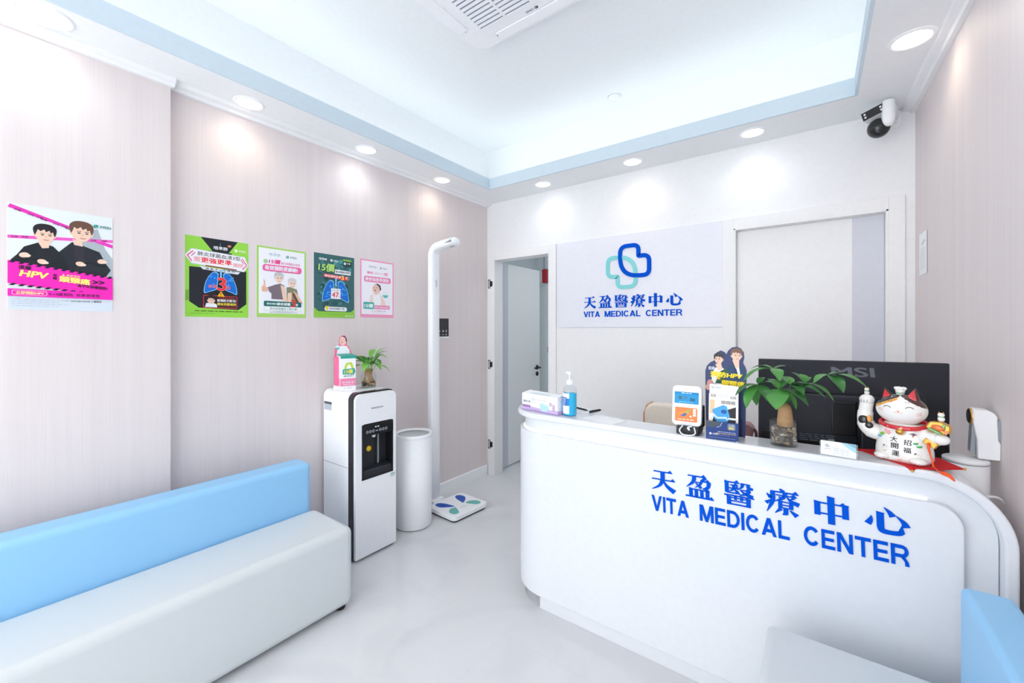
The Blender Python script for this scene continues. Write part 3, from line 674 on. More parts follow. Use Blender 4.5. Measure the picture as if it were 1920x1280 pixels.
# light strip in the groove
GLOW = emit('groove_led', '#ffffff', 1.3)
q = MB(); pts = [(x, 1.7275, 0.8672) for x in (0.27, -0.3, -0.8, CX)] + [(CX + 0.2045*math.cos(math.radians(a)), CY + 0.2045*math.sin(math.radians(a)), 0.8672) for a in range(-95, -176, -8)]
q.tube(pts, 0.003, GLOW, 6); q.build('led_strip', ct, label='glowing white light strip')
yl = 1.7025
lettering(ct, yl-0.0003, -0.540, 0.722, 0.098, 0.087, 0.1338, -0.537, 0.638, 0.061, 0.766, 0.003, 1.9)

# ================================================================== BENCHES
def bench(label, xs, xb, xw, y0, y1, zs, zbk, soft=0.04):
    """xs: front of seat, xb: seat / backrest joint, xw: rear"""
    t = thing('bench_seat', ((xs+xw)/2, (y0+y1)/2, 0), label, 'bench', 'waiting benches')
    s = 1 if xw > xs else -1
    q = MB(); q.box((min(xs, xb), y0, 0.02), (max(xs, xb), y1+0.02, zs), SEATG); q.build('seat', t, bevel=soft, seg=6)
    q = MB(); q.box((min(xb, xw), y0, 0.02), (max(xb, xw), y1, zbk), BACKB); q.build('backrest', t, bevel=soft*0.75, seg=6, label='sky blue backrest')
    for yy in (y0+0.08, (y0+y1)/2, y1-0.025):
        for xx in (xs+s*0.05, xw-s*0.05):
            q = MB(); q.lathe([(0.022, 0), (0.026, 0.022)], (xx, yy, 0), MBLACK, 16); q.build('foot', t, label='black foot')
    return t
bench('long grey bench with sky blue back along the left wall', -1.84, -2.205, -2.345, -1.2, 1.17, 0.405, 0.655)
bench('grey bench with sky blue back in front of the reception counter', -0.121, 0.295, 0.388, -1.2, 1.515, 0.452, 0.73, 0.022)

# ================================================================== WATER DISPENSER
wd = thing('water_dispenser', (-2.34, 1.552, 0), 'tall white floor standing water dispenser with black dispensing recess', 'water dispenser')
y0, y1 = 1.402, 1.702; zt = 1.0
def outline(a, c, z0, z1, r): return [(a, z0), (c, z0)] + arc(c-r, z1-r, r, 0, 90, 8) + arc(a+r, z1-r, r, 90, 180, 8)
q = MB(); q.prism(outline(y0, y1, 0.012, zt, 0.045), YZ, -2.505, -2.232, PLASTW, True); q.build('body', wd, bevel=0.004, ang=60)
q = MB(); q.box((-2.504, y0-0.0005, 0.549), (-2.233, y0+0.01, 0.552), PLASTG); q.build('seam', wd)
q = MB(); Ya, Yb_, oa, ob_, za_, zb_ = y0+0.001, y1-0.001, 1.449, 1.678, 0.472, 0.809
for a, c, d, e in ((Ya, 0.012, Yb_, za_), (Ya, za_, oa, zb_), (ob_, za_, Yb_, zb_)): q.box((-2.232, a, c), (-2.188, d, e), BLACK)
q.prism([(Ya, zb_), (Yb_, zb_)] + arc(Yb_-0.045, zt-0.048, 0.045, 0, 90, 8) + arc(Ya+0.045, zt-0.048, 0.045, 90, 180, 8), YZ, -2.232, -2.188, BLACK, False)
q.build('black_collar', wd, label='gloss black collar')
# white front with an opening
oy0, oy1, oz0, oz1 = 1.455, 1.672, 0.478, 0.803
outer = outline(y0+0.008, y1-0.003, 0.035, zt-0.012, 0.04)
q = MB()
op = rrect(oy0, oz0, oy1, oz1, 0.02, 5)
def quadring(x):
    # split the face round the opening into four convex-ish strips
    return [(outer[0], outer[1])]
xf, xb = -2.168, -2.188
Y0, Y1, Z0, Z1 = y0+0.008, y1-0.003, 0.016, zt-0.012
for a, c, d, e in ((Y0, Z0, Y1, oz0), (Y0, oz0, oy0, oz1), (oy1, oz0, Y1, oz1)):
    q.box((xb, a, c), (xf, d, e), PLASTW)
q.prism([(Y0, oz1), (Y1, oz1)] + arc(Y1-0.04, Z1-0.04, 0.04, 0, 90, 8) + arc(Y0+0.04, Z1-0.04, 0.04, 90, 180, 8), YZ, xb, xf, PLASTW)
fd = q.build('front_door', wd)
q = MB(); A = Art(q, (xf+0.0004, 1.515, 0.888), (0,1,0), (0,0,1), (1,0,0)); A.text('waterpure', 0, 0, 0.013, '#3b3f47', w=0.085, bold=0.02)
q.build('logo', fd, label='dark brand lettering')
q = MB(); A = Art(q, (xf+0.0004, 1.655, 0.440), (0,1,0), (0,0,1), (1,0,0)); A.rect(0, 0, 0.036, 0.026, '#dfe8e6'); A.rect(0.002, 0.016, 0.034, 0.024, '#8fbfae'); A.fine(0.003, 0.033, 0.004, 0.002, '#9aa5aa', 0.01); A.fine(0.003, 0.033, 0.009, 0.002, '#9aa5aa', 0.01)
q.build('energy_label', fd)
rc = MB()      # black recess: bezel ring, back, sides
rc.box((-2.2315, oy0-0.004, oz0-0.004), (-2.229, oy1+0.004, oz1+0.004), MBLACK)
rc.box((-2.2315, oy0-0.004, oz0), (xf+0.001, oy0+0.006, oz1), BLACK); rc.box((-2.2315, oy1-0.006, oz0), (xf+0.001, oy1+0.004, oz1), BLACK)
rc.box((-2.2315, oy0-0.004, oz0-0.004), (xf+0.001, oy1+0.004, oz0+0.006), BLACK)
rc.prism([(oy0-0.004, 0.732), (oy1+0.004, 0.732)] + arc(oy1-0.016, oz1-0.016, 0.02, 0, 90, 6) + arc(oy0+0.016, oz1-0.016, 0.02, 90, 180, 6), YZ, -2.2315, xf+0.002, BLACK)
rec = rc.build('dispensing_recess', wd, label='black dispensing recess')
q = MB(); A = Art(q, (xf+0.0028, 0, 0), (0,1,0), (0,0,1), (1,0,0))
for i, y in enumerate((1.487, 1.508, 1.529, 1.578, 1.599, 1.621)):
    A.ring(y, 0.757, 0.0062, 0.0085, '#b9bec6'); A.rect(y-0.003, 0.755, y+0.003, 0.759, '#8d939c')
for y in (1.546, 1.564): A.rect(y-0.006, 0.776, y+0.006, 0.784, '#c9ccd2')
A.rect(1.544, 0.752, 1.562, 0.760, '#7e848d')
q.build('control_buttons', rec)
q = MB(); q.box((-2.2295, 1.47, 0.50), (-2.206, 1.562, 0.7315), MBLACK); q.build('lever_block', rec, bevel=0.006)
q = MB(); q.lathe([(0.0, 0.0), (0.0165, 0.0), (0.0165, 0.004), (0.0, 0.005)], (-2.206, 1.523, 0.645), mat('yellow_button', '#f5c90a', rough=0.35), 28, axis='x'); q.build('tap_button', rec, label='round yellow button')
q = MB(); q.lathe([(0.010, 0.0), (0.012, 0.012), (0.012, 0.02)], (-2.190, 1.548, 0.714), PLASTW, 16); q.build('spout', rec)
q = MB(); q.box((-2.2295, 1.60, 0.50), (-2.222, 1.610, 0.7315), PLASTG); q.build('rail', rec, bevel=0.002)
q = MB(); q.prism([(-2.229, oz0+0.004), (-2.170, oz0+0.004), (-2.170, 0.520), (-2.180, 0.528), (-2.229, 0.535)], lambda u, v, w: (u, w, v), oy0+0.006, oy1-0.006, mat('drip_tray_black', '#24272d', rough=0.3)); q.build('drip_tray', rec, bevel=0.003)
q = MB(); A = Art(q, (-2.494, y0-0.0004, 0.872), (1,0,0), (0,0,1), (0,-1,0)); A.rect(0, 0, 0.085, 0.052, '#c6ccd6'); A.rect(0, 0.037, 0.085, 0.052, '#555a63')
for k in range(4): A.fine(0.006, 0.08, 0.006+k*0.008, 0.003, '#a2a9b6', 0.02)
q.build('rating_label', wd, label='small grey rating label')
q = MB(); q.box((-2.49, y0+0.02, 0), (-2.20, y1-0.02, 0.014), MBLACK); q.build('base_plinth', wd)
q = MB(); q.box((-2.205, y1-0.006, 0.56), (-2.19, y1+0.022, 0.85), CLEAR); q.lathe([(0.006, 0), (0.006, 0.012)], (-2.197, y1+0.012, 0.845), PLASTW, 12); q.lathe([(0.006, 0), (0.006, 0.012)], (-2.197, y1+0.012, 0.56), PLASTW, 12)
q.build('cup_holder_tube', wd, bevel=0.003, label='clear plastic cup holder on the side')

# waste bin
bn = thing('waste_bin', (-2.291, 1.945, 0), 'white cylindrical bin between water dispenser and body scale', 'bin')
q = MB(); q.lathe([(0.0, 0.004), (0.122, 0.004), (0.128, 0.012), (0.131, 0.632), (0.124, 0.632), (0.12, 0.03), (0.0, 0.03)], (-2.291, 1.945, 0), PLASTW, 56, caps=False); q.build('shell', bn)
q = MB(); q.lathe([(0.131, 0.620), (0.1335, 0.630), (0.1335, 0.643), (0.130, 0.648), (0.118, 0.646), (0.112, 0.635)], (-2.291, 1.945, 0), PLASTW, 56, caps=False); q.build('rim_ring', bn)
q = MB(); q.lathe([(0.118, 0), (0.120, 0.006)], (-2.291, 1.945, 0), MBLACK, 40); q.build('base_ring', bn)

# height and weight scale
sc = thing('body_scale', (-2.25, 2.30, 0), 'white height and weight scale with tall hooked measuring pole', 'scale')
q = MB(); q.T = Matrix.Translation((-2.195, 2.295, 0)) @ Matrix.Rotation(math.radians(-4), 4, 'Z')
q.prism(rrect(-0.155, -0.175, 0.155, 0.175, 0.035, 6), XY, 0.012, 0.045, PLASTW); plat = q.build('platform', sc, bevel=0.006, seg=3)
q = MB(); q.T = Matrix.Translation((-2.195, 2.295, 0)) @ Matrix.Rotation(math.radians(-4), 4, 'Z'); q.prism(rrect(-0.145, -0.165, 0.145, 0.165, 0.03, 6), XY, 0, 0.013, MBLACK); q.build('underside', sc)
q = MB(); rz = Matrix.Rotation(math.radians(-4), 4, 'Z')
A = Art(q, (-2.195, 2.295, 0.0452), rz @ Vector((0,1,0)), rz @ Vector((-1,0,0)), (0,0,1))
def drop(A, pts, c):
    pts = [(a*1.12, b_*1.35+0.01) for a, b_ in pts]
    A.poly([(p.x, p.y) for p in spline([(a, b_, 0) for a, b_ in pts + pts[:1]], 6)[:-1]], c)
for s in (-1, 1):
    drop(A, [(s*0.035, -0.02), (s*0.075, -0.002), (s*0.115, 0.035), (s*0.112, 0.075), (s*0.08, 0.085), (s*0.052, 0.05)], '#1f55b8')
    drop(A, [(s*0.045, -0.03), (s*0.085, -0.025), (s*0.125, -0.055), (s*0.12, -0.092), (s*0.085, -0.095), (s*0.058, -0.06)], '#6db8b0')
A.fine(-0.02, 0.02, -0.055, 0.004, '#a9adb8', 0.012); A.fine(-0.035, 0.035, -0.075, 0.004, '#a9adb8', 0.02)
q.build('foot_marks', plat, label='blue and teal drop shaped foot marks')
q = MB(); px, py = -2.405, 2.245
path = [(px, py, 0.03), (px, py, 0.5), (px, py, 1.0), (px, py, 1.5), (px, py, 1.93)] + [(px+0.07-0.07*math.cos(math.radians(a)), py, 1.945+0.07*math.sin(math.radians(a))) for a in range(0, 91, 15)] + [(px+0.12, py, 2.022), (px+0.235, py, 2.032)]
rings = []
for i, p in enumerate(path):
    P0 = Vector(path[max(i-1,0)]); P1 = Vector(path[min(i+1,len(path)-1)]); t = (P1-P0).normalized(); n = Vector((t.z, 0, -t.x))
    sw, sd = 0.045, 0.030
    if i < 2: sw = 0.05
    rings.append([Vector(p) + Vector((0,1,0))*sw*math.copysign(abs(math.cos(a))**0.55, math.cos(a)) + n*sd*math.copysign(abs(math.sin(a))**0.55, math.sin(a)) for a in [2*PI*k/24 for k in range(24)]])
q.loft(rings, PLASTW); e = Vector(path[-1]); q.ell((e.x, e.y, e.z), (0.022, 0.045, 0.030), PLASTW, 24, 12); q.build('measuring_pole', sc)
q = MB(); q.box((px-0.04, py-0.055, 0.044), (px+0.06, py+0.055, 0.062), PLASTW); q.build('pole_foot', sc, bevel=0.006, seg=3)
q = MB(); q.box((px+0.18, py-0.012, 1.996), (px+0.20, py+0.012, 2.003), PLASTG); q.box((px+0.21, py-0.012, 1.998), (px+0.222, py+0.012, 2.005), PLASTG); q.build('sensor', sc)
q = MB(); q.T = Matrix.Translation((px+0.012, py+0.092, 1.385)) @ Matrix.Rotation(math.radians(-36), 4, 'Z')
q.box((-0.006, -0.055, -0.078), (0.014, 0.045, 0.078), PLASTW); dp = q.build('display_unit', sc, bevel=0.004)
q = MB(); q.T = Matrix.Translation((px+0.012, py+0.092, 1.385)) @ Matrix.Rotation(math.radians(-36), 4, 'Z')
q.box((0.013, -0.050, -0.068), (0.017, 0.041, 0.076), BLACK)
for k, y in enumerate((-0.03, -0.004, 0.02)):
    q.box((0.0171, y-0.004, -0.034), (0.0175, y+0.004, -0.016), PLASTG); q.box((0.0171, y-0.004, -0.057), (0.0175, y+0.004, -0.048), PLASTG)
q.build('screen', dp, label='black display screen')
q = MB(); A = Art(q, (px+0.031, py-0.0, 1.70), (0,1,0), (0,0,1), (1,0,0)); A.rect(-0.006, 0, 0.0, 0.06, '#b8bcc6'); A.rect(0.003, 0.01, 0.006, 0.05, '#b8bcc6'); q.build('pole_mark', sc)

# ================================================================== POSTERS ON THE LEFT WALL
def poster(name, ya, yb, za, zb, x, label, draw, tilt=0.0):
    q = MB(); q.prism([(ya, za), (yb, za), (yb, zb), (ya, zb)], YZ, x, x+0.0012, PAPER)
    A = Art(q, (x+0.0013, ya, za), (0, 1, 0), (0, 0, 1), (1, 0, 0)); draw(A, yb-ya, zb-za)
    return tag(q.build('poster', base=(x, (ya+yb)/2, za)), label, 'poster', 'health posters along the left wall')
SK, SK2 = '#eec9b4', '#f2d5c4'
def face(A, u, v, s, hair, skin=SK, look=0.1, smile=True):
    L = [(-0.70, 0.35), (-0.72, 0.0), (-0.62, -0.45), (-0.35, -0.82), (0, -0.96), (0.35, -0.82), (0.62, -0.45), (0.72, 0.0), (0.70, 0.35), (0.5, 0.8), (0, 0.95), (-0.5, 0.8)]
    P = [(p.x, p.y) for p in spline([(u+a*s, v+b_*s, 0) for a, b_ in L + L[:1]], 4)[:-1]]
    A.ell(u-0.72*s, v-0.08*s, 0.13*s, 0.24*s, skin); A.ell(u+0.72*s, v-0.08*s, 0.13*s, 0.24*s, skin); A.poly(P, skin)
    if hair:
        Hh = [(-0.74, -0.15), (-0.86, 0.30), (-0.84, 0.75), (-0.55, 1.08), (-0.05, 1.2), (0.5, 1.1), (0.84, 0.76), (0.86, 0.30), (0.74, -0.2)]
        top = [(p.x, p.y) for p in spline([(u+a*s, v+b_*s, 0) for a, b_ in Hh], 4)]
        A.poly(top + [(u+a*s, v+b_*s) for a, b_ in ((0.66, 0.05), (0.60, 0.35), (0.42, 0.22), (0.34, 0.50), (0.08, 0.30), (-0.05, 0.58), (-0.32, 0.34), (-0.52, 0.52), (-0.66, 0.05))], hair)
    for e in (-0.28, 0.28):
        A.ell(u+(e+look)*s, v-0.05*s, 0.13*s, 0.06*s, '#3a2a26'); A.stroke([(u+(e+look-0.17)*s, v+0.12*s), (u+(e+look+0.17)*s, v+0.13*s)], 0.06*s, '#5a443c')
    A.stroke([(u+look*s, v-0.08*s), (u+(look-0.06)*s, v-0.30*s), (u+(look+0.06)*s, v-0.32*s)], 0.04*s, '#d3a088')
    A.stroke([(u+(look-0.2)*s, v-0.55*s), (u+look*s, v-0.60*s), (u+(look+0.2)*s, v-0.55*s)], 0.09*s, '#c4756c')
def lungs(A, u, v, s):
    for k in (-1, 1):
        L = [(u+k*0.10*s, v+0.52*s), (u+k*0.28*s, v+0.60*s), (u+k*0.48*s, v+0.42*s), (u+k*0.66*s, v+0.06*s), (u+k*0.74*s, v-0.36*s), (u+k*0.70*s, v-0.52*s), (u+k*0.50*s, v-0.44*s), (u+k*0.20*s, v-0.30*s), (u+k*0.14*s, v-0.05*s)]
        P = [(p.x, p.y) for p in spline([(a, b_, 0) for a, b_ in L + L[:1]], 5)[:-1]]
        A.poly(P, '#8fd0f5'); A.poly([(u+k*0.42*s+(a-u-k*0.42*s)*0.90, v+0.03*s+(b_-v-0.03*s)*0.93) for a, b_ in P], '#1b6fd0')
        for i in range(9): 
            rr_ = R.random(); A.ell(u+k*(0.26+0.30*R.random())*s, v+(-0.25+0.6*R.random())*s, 0.05*s, 0.035*s, '#4aa6ec', rot=60*R.random(), n=8)
    A.rect(u-0.05*s, v+0.30*s, u+0.05*s, v+0.72*s, '#3f9de0'); A.rect(u-0.02*s, v+0.30*s, u+0.02*s, v+0.72*s, '#a9dcf8')
def hazard(A, u0, v0, u1, v1, h, n, c1, c2=None):
    if c2: A.poly([(u0, v0-h/2), (u1, v1-h/2), (u1, v1+h/2), (u0, v0+h/2)], c2)
    for i in range(n):
        a = (i+0.1)/n; b_ = (i+0.6)/n; f = lambda t, o: (u0+(u1-u0)*t, v0+(v1-v0)*t+o)
        sh = 0.45/n
        A.poly([f(a, -h/2), f(min(1, b_), -h/2), f(min(1, b_+sh), h/2), f(min(1, a+sh), h/2)], c1)
def p_hpv(A, w, h):
    A.rect(0, 0, w, h, '#dfe6ea'); A.rect(0, 0, w, 0.13*h, '#d3dce6')
    A.poly([(0.62*w, 0.42*h), (w, 0.36*h), (w, 0.56*h), (0.92*w, 0.66*h), (0.84*w, 0.86*h), (0.66*w, 0.80*h)], '#aab4bb')
    A.poly([(0, 0.955*h), (0.02*w, 0.99*h), (0.62*w, 0.835*h), (0.62*w, 0.805*h)], '#e33ab5'); A.poly([(0.80*w, 0.752*h), (w, 0.712*h), (w, 0.675*h), (0.80*w, 0.722*h)], '#e33ab5')
    A.poly([(0, 0.695*h), (0, 0.665*h), (w, 0.735*h), (w, 0.765*h)], '#ea5cc0')
    for k in range(5): A.text('危險 口噤癌'[:5] if k % 2 else '遠離', 0.05*w+k*0.115*w, 0.935*h-k*0.029*h, 0.022*h, '#2c1f2b', rot=-16)
    for u in (0.03, 0.12, 0.77, 0.88): A.text('危險', u*w, (0.672+0.07*u)*h, 0.02*h, '#2c1f2b', rot=4)
    JK = '#262b33'
    # taller person behind on the right, arms crossed
    A.poly([(0.40*w, 0.40*h), (0.43*w, 0.56*h), (0.58*w, 0.695*h), (0.72*w, 0.66*h), (0.86*w, 0.62*h), (0.93*w, 0.50*h), (0.98*w, 0.44*h), (0.95*w, 0.40*h), (0.90*w, 0.33*h), (0.50*w, 0.33*h)], JK)
    A.poly([(0.60*w, 0.70*h), (0.70*w, 0.67*h), (0.70*w, 0.50*h), (0.62*w, 0.42*h)], '#33303a'); A.poly([(0.585*w, 0.73*h), (0.68*w, 0.70*h), (0.69*w, 0.66*h), (0.60*w, 0.67*h)], SK)
    face(A, 0.675*w, 0.80*h, 0.105*h*0.95, '#6b4c3f')
    # boy in front on the left
    A.poly([(0.02*w, 0.46*h), (0.08*w, 0.52*h), (0.14*w, 0.60*h), (0.27*w, 0.655*h), (0.40*w, 0.63*h), (0.50*w, 0.54*h), (0.55*w, 0.42*h), (0.53*w, 0.33*h), (0.06*w, 0.33*h)], '#1f242b')
    A.poly([(0.26*w, 0.66*h), (0.37*w, 0.665*h), (0.36*w, 0.61*h), (0.30*w, 0.60*h)], SK)
    face(A, 0.325*w, 0.735*h, 0.088*h, '#28242a')
    A.stroke([(0.06*w, 0.46*h), (0.20*w, 0.49*h), (0.34*w, 0.465*h), (0.44*w, 0.46*h)], 0.008*h, '#11151a'); A.stroke([(0.60*w, 0.45*h), (0.75*w, 0.50*h), (0.93*w, 0.47*h)], 0.008*h, '#11151a')
    for u, v, r_ in ((0.14, 0.52, 20), (0.30, 0.47, -10), (0.66, 0.48, -5), (0.88, 0.525, 15)): A.ell(u*w, v*h, 0.045*w, 0.024*h, SK, rot=r_); A.ell((u+0.03)*w, (v-0.006)*h, 0.03*w, 0.014*h, SK2, rot=r_)
    A.poly([(0, 0.46*h), (w, 0.36*h), (w, 0.155*h), (0.45*w, 0.205*h), (0, 0.245*h)], '#f028b4')
    hazard(A, 0, 0.455*h, w, 0.357*h, 0.026*h, 13, '#221b2a'); hazard(A, 0, 0.24*h, w, 0.165*h, 0.022*h, 13, '#221b2a')
    A.text('遠離', 0.09*w, 0.385*h, 0.038*h, '#251a2b', bold=0.03, rot=-5); A.text('HPV', 0.10*w, 0.318*h, 0.058*h, '#fbf07a', bold=0.05, rot=-5, shear=0.15, sx=1.15)
    A.text('相', 0.40*w, 0.335*h, 0.024*h, '#251a2b', bold=0.03); A.text('關', 0.40*w, 0.305*h, 0.024*h, '#251a2b', bold=0.03)
    A.text('頭頸癌', 0.455*w, 0.287*h, 0.058*h, '#fbf07a', bold=0.05, rot=-5, w=0.30*w); A.text('▲ 高度風險', 0.48*w, 0.345*h, 0.022*h, '#fbe0a0', rot=-4, w=0.18*w)
    A.text('>>', 0.79*w, 0.285*h, 0.035*h, '#251a2b', bold=0.06, sx=1.1); A.text('為子女接種預防!', 0.63*w, 0.245*h, 0.032*h, '#251a2b', bold=0.03, w=0.31*w, rot=-5)
    A.rect(0, 0.125*h, w, 0.195*h, '#f028b4'); A.rr(0.035*w, 0.137*h, 0.345*w, 0.183*h, 0.015*h, '#ffd9a0'); A.rr(0.040*w, 0.140*h, 0.340*w, 0.180*h, 0.013*h, '#f028b4')
    A.text('立即預防HPV', 0.07*w, 0.147*h, 0.026*h, '#fbf07a', bold=0.03, w=0.245*w); A.text('9-14歲預防  效果更理想', 0.36*w, 0.144*h, 0.030*h, '#251a2b', bold=0.02, w=0.50*w)
    A.text('>>  www.hpv.com.hk 了解更多', 0.52*w, 0.088*h, 0.020*h, '#2a2c38', bold=0.03, w=0.36*w)
    for k in range(4): A.fine(0.03*w, (0.45+0.1*(k % 2))*w, (0.035+0.02*k)*h, 0.004*h, '#aeb9c6')
    A.msd(0.79*w, 0.865*h, 0.042*h, '#2fb5a0', '#18756b')
poster('poster', 0.133, 0.424, 1.451, 1.858, -2.47, 'poster of two men in black with crossed arms above a magenta band', p_hpv)
def p_green(A, w, h):
    G = '#97d84c'; A.rect(0, 0, w, h, G); K = '#23262e'
    A.poly([(0.06*w, 0.62*h), (0.06*w, 0.19*h), (0.20*w, 0.115*h), (0.83*w, 0.10*h), (0.965*w, 0.18*h), (0.965*w, 0.62*h)], K)
    A.poly([(0.23*w, h), (0.82*w, h), (0.66*w, 0.83*h), (0.42*w, 0.83*h)], K); A.rect(0.34*w, 0.82*h, 0.72*w, 0.84*h, K)
    A.text('唔準肺', 0.43*w, 0.865*h, 0.045*h, '#e8edf2', bold=0.02, w=0.22*w); A.rect(0.53*w, 0.915*h, 0.538*w, 0.955*h, '#4b9aa8'); A.ell(0.68*w, 0.93*h, 0.03*w, 0.015*h, '#d88a5c')
    A.msd(0.76*w, 0.862*h, 0.042*h, '#f2f7ea', '#eef7e2')
    A.poly([(-0.005*w, 0.755*h), (0.09*w, 0.845*h), (0.94*w, 0.815*h), (1.005*w, 0.70*h), (0.93*w, 0.61*h), (0.09*w, 0.655*h)], '#c8ccd3'); A.poly([(0.005*w, 0.755*h), (0.095*w, 0.838*h), (0.935*w, 0.808*h), (0.995*w, 0.70*h), (0.925*w, 0.617*h), (0.095*w, 0.662*h)], '#f3f2f6')
    A.stroke([(0.12*w, 0.815*h), (0.035*w, 0.755*h), (0.10*w, 0.685*h)], 0.016*w, '#e2476a'); A.stroke([(0.15*w, 0.80*h), (0.09*w, 0.75*h)], 0.014*w, '#d64b9b')
    A.stroke([(0.89*w, 0.79*h), (0.97*w, 0.705*h), (0.90*w, 0.64*h)], 0.016*w, '#e2476a'); A.stroke([(0.87*w, 0.77*h), (0.92*w, 0.715*h)], 0.014*w, '#d64b9b')
    A.text('肺炎球菌血清3型', 0.18*w, 0.765*h, 0.052*h, '#2c2e3c', bold=0.012, w=0.68*w, rot=-1.5)
    A.text('需', 0.125*w, 0.688*h, 0.058*h, '#e8606a', w=0.10*w); A.text('更強更準', 0.235*w, 0.682*h, 0.068*h, '#ea2f3d', bold=0.035, w=0.48*w, rot=-1); A.text('預防', 0.735*w, 0.662*h, 0.055*h, '#e8606a', w=0.18*w)
    hazard(A, 0.30*w, 0.648*h, 0.80*w, 0.628*h, 0.014*h, 16, '#2a2c34', '#c0443c')
    A.poly([(0.21*w, 0.637*h), (0.86*w, 0.603*h), (0.82*w, 0.570*h), (0.26*w, 0.597*h)], '#dfe3ea'); A.text('價 數 多 ≠ 保 護 到', 0.30*w, 0.598*h, 0.026*h, '#2c2e3c', bold=0.01, w=0.46*w, rot=-2)
    lungs(A, 0.54*w, 0.43*h, 0.36*w)
    A.text('3', 0.49*w, 0.345*h, 0.16*h, '#ea3540', w=0.13*w, bold=0.03, outline=('#f3c8c8', 0.02)); A.text('血清', 0.345*w, 0.37*h, 0.045*h, '#f06a70', bold=0.02); A.text('型', 0.635*w, 0.365*h, 0.04*h, '#f06a70', bold=0.02)
    A.rr(0.265*w, 0.115*h, 0.805*w, 0.275*h, 0.01*h, '#d8404a'); A.rr(0.275*w, 0.122*h, 0.795*w, 0.268*h, 0.008*h, '#2b2026')
    hazard(A, 0.50*w, 0.247*h, 0.75*w, 0.247*h, 0.018*h, 8, '#c0443c'); hazard(A, 0.50*w, 0.135*h, 0.78*w, 0.135*h, 0.014*h, 9, '#8d3a34')
    A.poly([(0.54*w, 0.335*h), (0.60*w, 0.265*h), (0.48*w, 0.265*h)], '#f4b01e'); A.text('!', 0.532*w, 0.272*h, 0.04*h, '#3c2c10', bold=0.03)
    A.poly([(0.29*w, 0.125*h), (0.48*w, 0.125*h), (0.47*w, 0.165*h), (0.40*w, 0.185*h), (0.31*w, 0.175*h)], '#e6ebf4'); face(A, 0.385*w, 0.215*h, 0.052*h, '#2a2224')
    A.text('新預防方案', 0.48*w, 0.198*h, 0.034*h, '#f4eef0', bold=0.03, w=0.24*w); A.text('嬰幼兒都適用', 0.48*w, 0.152*h, 0.034*h, '#f6dc55', bold=0.03, w=0.30*w); A.ell(0.755*w, 0.215*h, 0.03*w, 0.02*h, '#a9acb3')
    A.fine(0.14*w, 0.90*w, 0.070*h, 0.010*h, '#4c6e2a', 0.02); A.fine(0.08*w, 0.42*w, 0.038*h, 0.006*h, '#79b33c')
    for k in range(9): A.stroke([(0.0, (0.20+0.014*k)*h), (0.05*w, (0.215+0.014*k)*h)], 0.004*h, '#3c5a22')
poster('poster', 0.694, 0.978, 1.438, 1.845, XL, 'bright green and black poster with blue lungs and white arrow banner', p_green)
